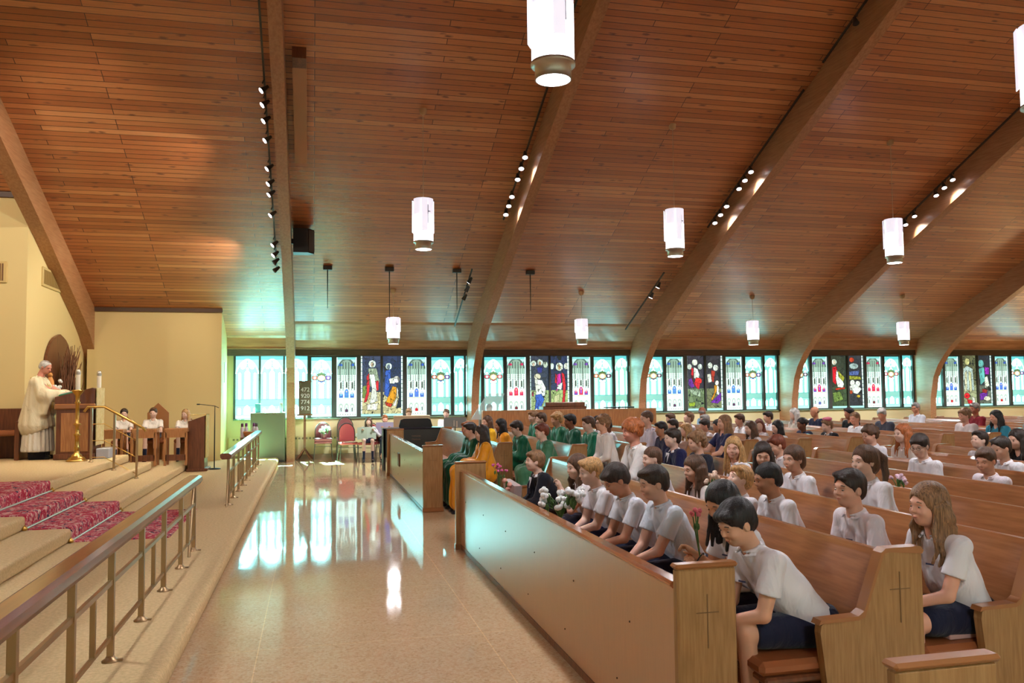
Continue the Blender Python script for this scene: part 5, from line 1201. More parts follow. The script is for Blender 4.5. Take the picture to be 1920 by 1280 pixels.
        # neck opening
        G.cone(N+up*.0*s, N+up*.12*s, .050*s, .075*s, .008, 's'); G.cone(N+np.array([.06, 0, -.01])*s, N+np.array([.12, 0, .08])*s, .022*s if top in ('polo', 'blouse') else .03*s, .05*s, .01, 's')
    elif top == 'robe':
        for sy in (-1, 1):
            G.cone(H+np.array([-.0, sy*.08, .0]), N-sp*.10*s+np.array([-.005, sy*.08, 0]), .135*s, .100*s, .05)
            G.cone(H+np.array([.03, sy*.10, .03]), KN[(sy+1)//2]+np.array([.03, 0, .02]), .115*s, .085*s, .05)
            G.cone(KN[(sy+1)//2]+np.array([.03, 0, .02]), AN[(sy+1)//2]+np.array([.04, 0, .06]), .085*s, .12*s, .05)
            i = (sy+1)//2; G.cone(SH[i], EL[i], .064*s, .085*s, .04); G.cone(EL[i], EL[i]+(HA[i]-EL[i])*.85, .085*s, .10*s, .03)
        G.cone(SH[0], SH[1], .062*s, .062*s, .05); G.cone(N-sp*.04, N, .08*s, .068*s, .03)
        X = G.ax[0][:, None, None]; Y = G.ax[1][None, :, None]; Z = G.ax[2][None, None, :]
        G.F += (.008*np.sin(Y*48+np.sin(Z*7)*2+X*26)*(1+.4*np.sin(Z*11+Y*9))).astype(np.float32)
        G.cone(N+up*.0*s, N+up*.12*s, .052*s, .078*s, .008, 's')
    gm_ = CM(tc, 'satin' if top == 'robe' else 'cloth'); nm = {'polo': 'polo_shirt', 'tee': 'shirt', 'blouse': 'blouse', 'suit': 'jacket', 'sweater': 'sweater', 'dress': 'dress', 'robe': 'choir_robe'}.get(top, 'shirt')
    child(nm, G.mesh(nm, gm_))
    # collar
    if top in ('polo', 'suit', 'robe', 'blouse'):
        cc = WHITE if top in ('suit', 'robe') else tc
        C_ = SDF(N-np.array([.13, .13, .10]), N+np.array([.13, .13, .12]), h*.8)
        ra = .058*s; n_ = 18; cp = []
        for k in range(n_+1):
            a_ = -2.62+5.24*k/n_; cp.append(N+np.array([-(ra*1.02)*math.cos(a_)*1.0+.004, ra*math.sin(a_), .022-.020*(1-math.cos(a_))*.5*1.6])*1.0)
        for k in range(n_):
            tp = 1-.62*(abs(k+.5-n_/2)/(n_/2))**3; C_.cone(cp[k], cp[k+1], (.011*s if q < 2 else .012)*tp, (.011*s if q < 2 else .012)*tp, .006); dn = np.array([0, 0, -.018*s]); o1 = (cp[k]-N)*np.array([.22, .22, 0]); C_.cone(cp[k]+dn+o1, cp[k+1]+dn+(cp[k+1]-N)*np.array([.22, .22, 0]), (.008*s if q < 2 else .010)*tp, (.008*s if q < 2 else .010)*tp, .012)
        child('collar', C_.mesh('collar', CM(cc, 'cloth')))
    if top == 'suit':
        t_ = MB(); f0 = N+np.array([.07, 0, -.02])*s; t_.tube([f0, f0+np.array([.045, 0, -.09])*s, f0+np.array([.045, 0, -.19])*s], [.008, .016, .018], 6); small('tie', t_, CM((34, 34, 44)))
        v_ = MB(); v_.prism([(-.05*s, .0), (.05*s, 0), (0, -.18*s)], 'x', 0, .004); o_ = v_.build('shirt_front', CM(WHITE), root, tuple(N+np.array([.088, 0, -.03])*s)); o_.rotation_euler.y = -.2
    # ---- bottoms
    if legs and top != 'robe' and top != 'dress':
        L2 = SDF(np.array([-.28, -.3, 0.02]), np.array([.62*s, .3, H[2]+.2]), h)
        for i in (0, 1):
            sy = (-1, 1)[i]; fr = {'pants': 1.0, 'shorts': .80, 'skirt': .72}[bottom]
            e = H+(KN[i]-H)*fr; e[1] = KN[i][1]*fr+.085*sy*(1-fr); L2.cone(H+np.array([-.02, sy*.075, 0]), e, .094*s*b_, (.064 if bottom == 'pants' else .074)*s*b_, .04)
            if bottom == 'pants': L2.cone(KN[i], AN[i]+np.array([-.01, 0, .03]), .063*s, .048*s, .03)
        if bottom == 'skirt': L2.cone(H+np.array([.05, 0, .0]), H+(KN[0]+KN[1]-2*H)/2*.74, .10*s, .085*s, .07); 
        L2.cone(H+np.array([-.02, -.05, .03]), H+np.array([-.02, .05, .03]), .098*s*b_, .098*s*b_, .04); L2.cut((0, 0, H[2]+.10), (0, 0, 1))
        if bottom != 'pants': L2.cut((KN[0][0]*.90, 0, 0), (1, 0, 0))
        nm2 = {'pants': 'trousers', 'shorts': 'shorts', 'skirt': 'skirt'}[bottom]; child(nm2, L2.mesh(nm2, CM(bc)))
    if legs:
        for i in (0, 1):
            s_ = SDF(AN[i]-np.array([.10, .07, .085]), AN[i]+np.array([.22, .07, .16]), h)
            s_.cone(AN[i]+np.array([-.03, 0, -.05]), AN[i]+np.array([.05, 0, -.045]), .036*s, .036*s, .02); s_.cone(AN[i]+np.array([.05, 0, -.048]), AN[i]+np.array([.14*s, 0, -.055]), .036*s, .030*s, .02); s_.cone(AN[i]+np.array([-.01, 0, -.03]), AN[i]+np.array([-.01, 0, .01]), .042*s, .042*s, .02)
            s_.cut((0, 0, .004), (0, 0, -1)); child('shoe', s_.mesh('shoe', CM((28, 26, 30))))
            if bottom != 'pants':
                k_ = MB(); k_.tube([AN[i]+np.array([0, 0, .0]), AN[i]+(KN[i]-AN[i])*(.28 if q < 2 else .45)], [.041*s, .047*s], 12); small('sock', k_, CM(NAVY))
    if extra: extra(root, locals())
    return root
M['eye_white'] = mat('eye_white', (186, 172, 162), .4); M['iris'] = mat('iris', (44, 30, 24), .3)
def rel(root, hd, p): return p
# ---------------------------------------------------------------- who sits where
HX = .33+ROWX(0)-.33   # hip offset helper
def hip(i): return ROWX(i)+.14
def P(i, hx, y, hz, label, **k):
    """seat row i; hx: world x of the head, hz its height; the lean follows"""
    X = hip(i); seat = k.pop('seat', .47); H_ = seat+.085; turn = k.get('face', 180)
    dx = X-hx; k.setdefault('lean', math.atan2(max(-.12, dx-.03), hz-H_-.12))
    return person(X, y, label, head_z=hz, seat=seat, **k)
def lens(root, L):
    T = L['T']; hs = L['hs']; g_ = MB()
    for sy in (-1, 1):
        c = [T((.094, sy*.031+.020*math.cos(a_), -.002+.015*math.sin(a_))) for a_ in np.linspace(0, 6.283, 11)]; g_.tube(c, .0018, 5)
        g_.tube([T((.092, sy*.051, .003)), T((.01, sy*.078, .004))], .0016, 5)
    g_.tube([T((.095, -.012, .0)), T((.095, .012, .0))], .0016, 5); g_.build('glasses', M['black'], root)
def logo(root, L):
    N = L['N']; s = L['s']; g_ = MB()
    for k in range(7): g_.box(-.0005, .003, .028+k*.0062, .0325+k*.0062, -.004, .004)
    o = g_.build('chest_emblem', mat('emblem', (60, 64, 96), .7), root, tuple(N+np.array([.096, 0, -.15])*s)); o.rotation_euler = (0, -.12, .35)
def bracelet(col):
    def f_(root, L):
        e, w_ = L['EL'][1], L['HA'][1]; d = (w_-e)/np.linalg.norm(w_-e); c = w_-d*.02; a_ = np.cross(d, [0, 0, 1.]); a_ /= np.linalg.norm(a_); b_ = np.cross(a_, d); R_ = .031*L['s']
        MB().tube([c+(a_*math.cos(t)+b_*math.sin(t))*R_ for t in np.linspace(0, 6.283, 15)], .004, 6).build('bracelet', CM(col), root)
    return f_
def mix(*fs):
    def f_(r, L):
        for a in fs: a(r, L)
    return f_
CH = 'school children in white polo shirts in the near pews'
kid = dict(tc=WHITE, bc=NAVY, q=1, group=CH)
# front row, near block
P(0, 2.08, 3.82, 1.09, 'boy with thick black hair leaning forward on his knees at the near pew end', hair='bowl', hc='black', bottom='shorts', skin=(222, 170, 140), pitch=.42, yaw=8, hands=((.50, -.02, .60), (.52, .03, .60)), sc=.98, bulk=1.08, **{**kid, 'q': 0}, extra=logo)
P(0, 2.20, 4.20, 1.13, 'girl with long black hair holding a pink carnation beside the leaning boy', hair='straight', hc='black', bottom='skirt', skin=(206, 152, 118), pitch=.45, yaw=14, hands=((.40, -.05, .80), (.43, .03, .85)), sc=.95, **{**kid, 'q': 0}, extra=mix(logo, bracelet((60, 44, 40))))
P(0, 2.20, 5.18, 1.13, 'boy with neat dark hair looking down, right before the empty stretch of pew', hair='short', hc='dark', pitch=.22, hands=((.44, -.04, .60), (.46, .03, .61)), sc=.98, bulk=1.05, **{**kid, 'q': 0, 'tc': (216, 226, 240)})
P(0, 2.17, 5.74, 1.10, 'brown-haired boy bowing his head deeply over clasped hands', hair='bowl', hc='dark', skin=(214, 156, 126), pitch=.55, hands=((.46, -.04, .62), (.48, .03, .63)), sc=.95, **{**kid, 'q': 0, 'tc': (224, 228, 238)})
P(0, 2.18, 6.42, 1.09, 'blond boy in white polo and navy trousers in the front pew', hair='short', hc='blond', skin=PALE, pitch=.12, hands=((.42, -.05, .60), (.44, .03, .61)), sc=.93, bulk=1.12, **{**kid, 'bc': (44, 50, 92)})
P(0, 2.28, 7.12, 1.06, 'girl with long wavy brown hair raising her clasped hands', hair='curly_long', hc='brown', bottom='skirt', skin=PALE, pitch=.12, yaw=10, hands=((.30, -.06, .86), (.31, .03, .87)), sc=.92, **kid)
P(0, 2.20, 8.28, 1.02, 'small boy in a black suit jacket with white collar', hair='bowl', hc='light', skin=PALE, top='suit', tc=(32, 32, 40), bc=(46, 44, 52), pitch=-.08, hands=((.40, -.03, .58), (.42, .04, .58)), sc=.90, q=1)
# second row
P(1, 3.12, 3.76, 1.13, 'girl with loose light brown hair and a bracelet seated nearest the camera', hair='wavy', hc='light', bottom='skirt', skin=(232, 176, 150), pitch=.05, hands=((.40, -.03, .62), (.42, .03, .63)), sc=.98, **{**kid, 'q': 0}, extra=mix(logo, bracelet((236, 230, 226))))
P(1, 3.12, 4.42, 1.14, 'dark-haired boy with a chest emblem looking toward the altar in the second row', hair='short', hc='dark', skin=(228, 176, 150), pitch=.02, yaw=8, sc=.97, **{**kid, 'q': 0, 'tc': (234, 226, 232)}, extra=logo)
P(1, 3.12, 5.32, 1.11, 'boy with cropped black hair seen from behind over his white collar', hair='buzz', hc='black', skin=TAN, pitch=.2, yaw=-10, sc=.95, **kid)
P(1, 3.16, 5.86, 1.04, 'small child with strawberry hair tipping the face up, holding flowers', hair='bowl', hc='blond', skin=PALE, pitch=-.35, hands=((.24, -.08, .93), (.26, .0, .96)), sc=.86, **kid)
P(1, 3.18, 6.62, 1.06, 'girl with straight shiny brown hair falling over her shoulder', hair='straight', hc='brown', bottom='skirt', pitch=.2, yaw=5, sc=.95, **{**kid, 'tc': (232, 220, 216)})
P(1, 3.16, 7.50, 1.08, 'boy with buzzed brown hair, only his head showing between the rows', hair='buzz', hc='brown', skin=PALE, pitch=.1, sc=.92, **kid)
P(1, 3.06, 7.95, 1.32, 'woman with curly reddish hair in a white top leaning toward the children', hair='afro', hc='red', skin=(228, 160, 138), top='blouse', tc=(238, 236, 234), pitch=.15, lean=.25, hands=((.42, -.10, .86), (.46, .05, .84)), sc=1.02, q=1)
# third row
kid['q'] = 2
P(2, 4.02, 5.50, 1.19, 'girl with a high brown ponytail and white polo in the third row', hair='pony', hc='brown', skin=PALE, pitch=.05, yaw=5, sc=1.0, **{**kid, 'q': 1})
P(2, 4.04, 6.48, 1.13, 'girl with a long brown braid hanging down her back', hair='braid', hc='brown', pitch=.1, yaw=15, sc=.96, **{**kid, 'q': 1})
P(2, 4.04, 6.98, 1.13, 'girl with full dark hair glancing down toward the camera', hair='long', hc='dark', pitch=.3, yaw=62, skin=(232, 186, 160), sc=.95, **{**kid, 'q': 1})
P(2, 4.04, 7.55, 1.15, 'girl with long straight blond hair gazing sideways at the camera', hair='long', hc='blond', skin=(236, 184, 160), pitch=.06, yaw=52, sc=.95, **{**kid, 'q': 1})
P(2, 4.06, 8.40, 1.16, 'person with tousled sandy hair and a dark cardigan, seen from behind', hair='curly', hc='light', top='sweater', tc=(40, 44, 58), pitch=.1, sc=.95, q=2)
P(2, 4.04, 9.00, 1.17, 'boy in a navy blazer with a plaid tie', hair='bowl', hc='dark', skin=PALE, top='suit', tc=(36, 38, 78), pitch=.0, sc=.92, q=2)
# deeper rows of the near block
P(3, 4.92, 8.20, 1.12, 'boy with reddish brown bowl-cut hair between two dark-haired girls', hair='bowl', hc='auburn', pitch=.2, sc=.9, **kid)
P(4, 5.82, 7.08, 1.16, 'boy with black glasses and a side-swept fringe looking down', hair='bowl', hc='dark', skin=PALE, pitch=.3, yaw=25, sc=.97, extra=mix(lens, logo), **{**kid, 'q': 1})
P(5, 6.70, 8.45, 1.19, 'woman with long copper hair and a green scarf over a cream top', hair='long', hc='red', skin=PALE, top='blouse', tc=(238, 226, 218), pitch=.02, sc=1.02, q=2)
P(5, 6.70, 9.02, 1.15, 'boy with a mop of curly brown hair behind the ponytail girl', hair='curly', hc='brown', pitch=.2, sc=.95, **kid)
P(4, 5.84, 6.28, 1.08, 'boy with tidy brown hair and chest emblem gazing down, pinkish polo', hair='short', hc='brown', skin=(224, 170, 144), pitch=.25, yaw=20, sc=.95, extra=logo, **{**kid, 'q': 1, 'tc': (230, 222, 230)})
P(5, 6.70, 7.0, 1.12, 'boy in pale polo hidden behind the tidy brown-haired boy', hair='short', hc='dark', pitch=.2, sc=.95, **kid)
P(6, 7.60, 8.28, 1.10, 'boy in profile with black hair and a pale upturned face', hair='short', hc='dark', skin=PALE, pitch=-.15, sc=.93, **kid)
P(6, 7.60, 7.72, 1.14, 'person in black sleeves cut off by the right frame edge', hair='long', hc='dark', top='sweater', tc=(24, 24, 28), sc=1.0, q=2)
# choir, far block
CR = 'choir singers in robes before the wooden screen'; GR = (18, 104, 72); YE = (236, 158, 34)
rb = dict(top='robe', tc=GR, group=CR, sc=1.0)
P(0, 2.32, 12.78, 1.15, 'red-haired choir boy in a green robe at the front partition', hair='short', hc='red', skin=(232, 160, 130), pitch=.1, q=2, **rb)
P(0, 2.28, 12.35, 1.15, 'brown-haired choir boy in dark green, squeezed beside the yellow-robed girl', hair='short', hc='dark', pitch=.1, q=2, **{**rb, 'tc': (16, 84, 60)})
P(0, 2.34, 11.80, 1.13, 'choir girl in a yellow robe with very long dark hair, nearest the aisle', hair='straight', hc='dark', pitch=.12, q=1, **{**rb, 'tc': YE})
P(1, 3.16, 12.95, 1.14, 'green-robed boy with a brown fringe looking down, alone in his pew', hair='bowl', hc='dark', skin=PALE, pitch=.25, q=1, **rb)
P(1, 3.16, 11.50, 1.15, 'green-robed boy with purplish brown hair behind the pew end', hair='bowl', hc='auburn', skin=PALE, pitch=.05, q=2, **{**rb, 'tc': (70, 128, 96)})
P(1, 3.16, 14.20, 1.13, 'choir girl in a yellow robe with sleek black hair', hair='straight', hc='black', skin=TAN, pitch=.05, q=2, **{**rb, 'tc': YE})
P(1, 3.16, 15.35, 1.15, 'brown-haired choir girl in bright yellow, partly hidden by the front three', hair='long', hc='brown', pitch=.05, yaw=25, q=2, **{**rb, 'tc': (244, 190, 40)})
P(2, 4.05, 15.30, 1.23, 'green-robed boy with light brown hair leading the upper choir row', hair='short', hc='light', skin=PALE, q=2, **rb)
P(2, 4.05, 14.75, 1.21, 'green-robed boy with slicked brown hair second in the upper choir row', hair='short', hc='brown', skin=PALE, q=2, **{**rb, 'tc': (20, 90, 64)})
P(2, 4.05, 13.75, 1.23, 'green-robed boy with wavy blond hair', hair='curly', hc='blond', skin=SKIN2, q=2, **{**rb, 'tc': (34, 112, 80)})
P(2, 4.05, 12.98, 1.23, 'green-robed boy with black hair and brown skin', hair='short', hc='black', skin=(150, 96, 70), q=2, **{**rb, 'tc': (22, 96, 72)})
P(2, 4.05, 12.05, 1.22, 'green-robed boy with brown hair nearest the glasses-wearing woman', hair='short', hc='brown', skin=PALE, q=2, **{**rb, 'tc': (24, 116, 84)})
kid['group'] = 'school children in the far pews'
P(3, 4.96, 13.70, 1.11, 'child with black hair reading from a booklet behind the last choir boy', hair='short', hc='black', skin=BROWN, pitch=.35, yaw=10, sc=.9, **kid)
P(3, 4.96, 14.25, 1.15, 'child with black braided hair peeking over the booklet reader', hair='bun', hc='black', skin=BROWN, sc=.92, **kid)
P(2, 4.04, 11.42, 1.25, 'woman with glasses and a lavender collar over a white sweater', hair='curly', hc='light', skin=(232, 178, 150), top='blouse', tc=(240, 234, 228), pitch=-.05, sc=1.02, q=1, extra=lens)
P(3, 4.94, 11.92, 1.29, 'man in a pale lavender shirt with short grey-brown hair', hair='buzz', hc='brown', top='blouse', tc=(226, 220, 234), sc=1.05, q=2)
P(3, 4.96, 11.42, 1.15, 'child in navy with black hair beside the blazer boy', hair='short', hc='black', skin=TAN, top='sweater', tc=(34, 38, 66), sc=.9, q=3)
P(4, 5.84, 11.45, 1.22, 'woman in a navy dress with long brown hair sitting tall above the children', hair='long', hc='light', skin=(232, 180, 154), top='tee', tc=(44, 46, 82), pitch=-.1, sc=1.05, q=1, lean=.02, hands=((.40, -.12, .80), (.38, .06, .72)))
P(4, 5.86, 12.50, 1.07, 'girl with untidy blond hair behind the blazer boy', hair='long', hc='blond', skin=PALE, sc=.88, **{**kid, 'q': 3})
P(4, 5.86, 13.00, 1.12, 'child with dark hair and a white headband', hair='short', hc='dark', sc=.9, **{**kid, 'q': 3})
P(5, 6.76, 15.10, 1.15, 'boy with brown side-parted hair at the edge of the choir screen', hair='short', hc='brown', sc=.93, skin=PALE, **{**kid, 'q': 3})
P(5, 6.76, 14.35, 1.19, 'boy in white tilting his face up below the third window bay', hair='short', hc='light', skin=PALE, pitch=-.25, sc=.93, **{**kid, 'q': 3})
P(5, 6.76, 13.15, 1.09, 'girl with black hair tied up, behind the woman in navy', hair='bun', hc='black', skin=(206, 150, 120), sc=.9, **{**kid, 'q': 3})
P(5, 6.76, 13.65, 1.08, 'child with smooth dark hair sitting low before the grey-haired person', hair='bowl', hc='dark', skin=SKIN, sc=.88, **{**kid, 'q': 3})
P(5, 6.74, 12.0, 1.10, 'girl in profile with long brown hair to the side of the navy dress', hair='long', hc='brown', skin=PALE, sc=.93, **kid)
P(6, 7.64, 15.40, 1.10, 'person with short grey hair seen from behind among the children', hair='short', hc='grey', top='sweater', tc=(90, 84, 80), sc=.98, q=3)
P(6, 7.64, 14.0, 1.15, 'child whose brown crown alone rises between two girls', hair='short', hc='brown', sc=.93, **{**kid, 'q': 3})
P(6, 7.64, 13.30, 1.08, 'small girl with auburn hair facing the camera', hair='long', hc='auburn', skin=PALE, yaw=60, sc=.88, **{**kid, 'q': 3})
P(6, 7.62, 12.68, 1.07, 'girl with long black hair in profile, four rows behind the choir', hair='long', hc='black', skin=PALE, sc=.93, **kid)
P(7, 8.52, 13.35, 1.08, 'girl with dark skin and a black bun wearing a navy vest', hair='bun', hc='black', skin=(140, 92, 68), top='sweater', tc=(40, 42, 66), sc=.93, q=2)
P(7, 8.52, 14.50, 1.17, 'child with rumpled dark brown hair behind the auburn girl', hair='short', hc='dark', sc=.92, **{**kid, 'q': 3})
P(7, 8.52, 12.60, 1.08, 'child in a black jacket with a big pink hair bow', hair='short', hc='light', skin=PALE, top='suit', tc=(30, 30, 38), pitch=.1, sc=.9, q=2, extra=lambda r_, L: MB().ball(L['T']((-.02, .04, .125)), (.06, .07, .035), n=10).ball(L['T']((-.02, -.05, .12)), (.05, .06, .03), n=10).build('hair_bow', mat('pink_bow', (236, 130, 160), .8), r_))
P(8, 9.42, 13.10, 1.17, 'boy with a shaved head and a white shirt looking down', hair='buzz', hc='light', skin=(232, 170, 144), top='blouse', tc=(240, 238, 240), pitch=.1, yaw=15, sc=1.0, q=2)
AD = 'adults seated in the rear pews'
ad = dict(q=3, group=AD, sc=1.04)
P(8, 9.4, 15.0, 1.20, 'woman with pale blond hair before the fourth column', hair='long', hc='white', skin=PALE, top='blouse', tc=(226, 216, 200), **ad)
P(9, 10.3, 15.65, 1.21, 'balding man in a navy sweater with a green collar', hair='bald', hc='light', skin=(214, 150, 116), top='sweater', tc=(34, 40, 70), pitch=.25, **ad)
P(9, 10.3, 14.50, 1.21, 'man with black hair and beard in a black shirt', hair='short', hc='black', skin=(190, 126, 100), top='sweater', tc=(24, 24, 28), **ad)
P(9, 10.3, 13.50, 1.22, 'elderly person with white-blond hair in a patterned dark blouse, head bowed', hair='short', hc='white', skin=(236, 170, 140), top='sweater', tc=(74, 78, 92), pitch=.4, yaw=40, **ad)
P(12, 12.98, 15.90, 1.25, 'man in a white shirt with glasses before the fifth column', hair='short', hc='grey', skin=(224, 160, 130), top='blouse', tc=(230, 234, 246), yaw=20, extra=lens, **{**ad, 'q': 2})
P(10, 11.2, 12.50, 1.21, 'woman with short brown-blond hair in a pale pink sweater', hair='curly', hc='light', skin=(230, 172, 148), top='sweater', tc=(240, 226, 224), **{**ad, 'q': 2})
P(12, 12.98, 14.20, 1.27, 'man in a maroon polo with greying short hair', hair='short', hc='grey', skin=(196, 124, 98), top='tee', tc=(126, 30, 40), **{**ad, 'q': 2})
P(10, 11.2, 11.80, 1.20, 'woman with black wavy hair in a teal cardigan', hair='wavy', hc='black', skin=(232, 176, 152), top='sweater', tc=(56, 142, 170), **{**ad, 'q': 2})
P(11, 12.0, 11.85, 1.22, 'woman with black hair in a grey jacket at the right frame edge', hair='wavy', hc='black', skin=(226, 170, 146), top='sweater', tc=(140, 136, 134), **{**ad, 'q': 2})
P(7, 8.50, 17.30, 1.20, 'balding man in a blue and white shirt before the third window bay', hair='bald', hc='grey', skin=(176, 112, 84), top='blouse', tc=(150, 190, 220), yaw=-150, **ad)
# musicians
person(1.33, 20.98, 'girl with long brown hair reading a pale green folder on the red chair', face=-95, head_z=.99, sc=.86, hair='long', hc='brown', skin=PALE, bottom='skirt', top='blouse', tc=(226, 224, 232), q=2, seat=.46, hands=((.24, -.16, .78), (.24, .14, .78)))
person(1.75, 21.2, 'boy with orange-blond hair behind a raised purple-grey folder', face=-90, head_z=1.04, sc=.9, hair='short', hc='red', skin=(236, 176, 146), top='blouse', tc=(228, 220, 228), q=2, seat=.46, hands=((.26, -.12, .82), (.26, .12, .82)), pitch=.1)
for (x, y, z, rx, c, lb) in ((1.27, 20.66, .58, .5, (150, 166, 146), 'pale green folder held open by the seated girl'), (1.74, 20.86, .68, .4, (128, 118, 138), 'purple-grey folder held up by the boy beside the piano')):
    t = thing('music_folder', (x, y, z), lb, 'folder', 'choir folders'); mb = MB(); mb.prism([(-.23, .03), (0, 0), (.23, .03), (.23, .04), (0, .01), (-.23, .04)], 'z', 0, .30); o = mb.build('cover', mat('folder', c, .6), t); t.rotation_euler.x = -rx*.5
person(2.30, 20.75, 'person with pale grey-brown hair looking over the beige panel at the piano', face=-90, head_z=1.20, sc=1.0, hair='short', hc='light', skin=PALE, top='blouse', tc=(220, 206, 190), q=2, seat=.5, pitch=.35)
MB().box(-.2, .2, -.2, .2, .40, .485, bev=.01).box(-.18, -.14, -.18, -.14, 0, .4).box(.14, .18, -.18, -.14, 0, .4).box(-.18, -.14, .14, .18, 0, .4).box(.14, .18, .14, .18, 0, .4).build('piano_stool', M['black'], None, (2.30, 20.7, 0))
tag(bpy.data.objects['piano_stool'], 'black stool behind the beige panel beside the piano', 'stool')
person(3.22, 20.55, 'musician with pulled-back brown hair in a white blouse behind the grey stand', face=-110, head_z=1.17, sc=.98, hair='bun', hc='brown', skin=PALE, top='blouse', tc=(240, 236, 240), q=2, seat=.47)
o = MB().box(-.2, .2, -.2, .2, .37, .455, bev=.01).box(-.18, -.14, -.18, -.14, 0, .4).box(.14, .18, -.18, -.14, 0, .4).box(-.18, -.14, .14, .18, 0, .4).box(.14, .18, .14, .18, 0, .4).build('stool', M['black'], None, (3.22, 20.55, 0)); tag(o, 'stool under the musician in the white blouse', 'stool')
person(4.25, 20.3, 'person whose dark hair just shows above the left part of the choir screen', face=-90, head_z=1.28, sc=1.0, hair='short', hc='dark', skin=PALE, top='blouse', tc=(60, 60, 70), q=3, seat=.5, legs=True)
o = MB().box(-.2, .2, -.2, .2, .40, .485, bev=.01).box(-.18, -.14, -.18, -.14, 0, .4).box(.14, .18, -.18, -.14, 0, .4).box(-.18, -.14, .14, .18, 0, .4).box(.14, .18, .14, .18, 0, .4).build('stool', M['black'], None, (4.25, 20.3, 0)); tag(o, 'stool hidden behind the choir screen', 'stool')
# altar servers
SV = 'altar servers on the gabled chairs'
for k, (x, hc_, hr, lb) in enumerate(((-3.93, 'dark', 'bun', 'altar server with dark tied-back hair behind the step rail'), (-3.35, 'brown', 'short', 'taller altar server boy on the tallest gabled chair'), (-2.70, 'blond', 'long', 'altar server girl with long fair hair beside the plain lectern'))):
    person(x, 19.22, lb, face=-88, z=.301, head_z=(1.02, 1.03, .99)[k], sc=(.9, .95, .88)[k], hair=hr, hc=hc_, skin=PALE, bottom='shorts', q=2, group=SV, yaw=(8, -5, -25)[k], pitch=.05, seat=.46, tc=(238, 230, 220))

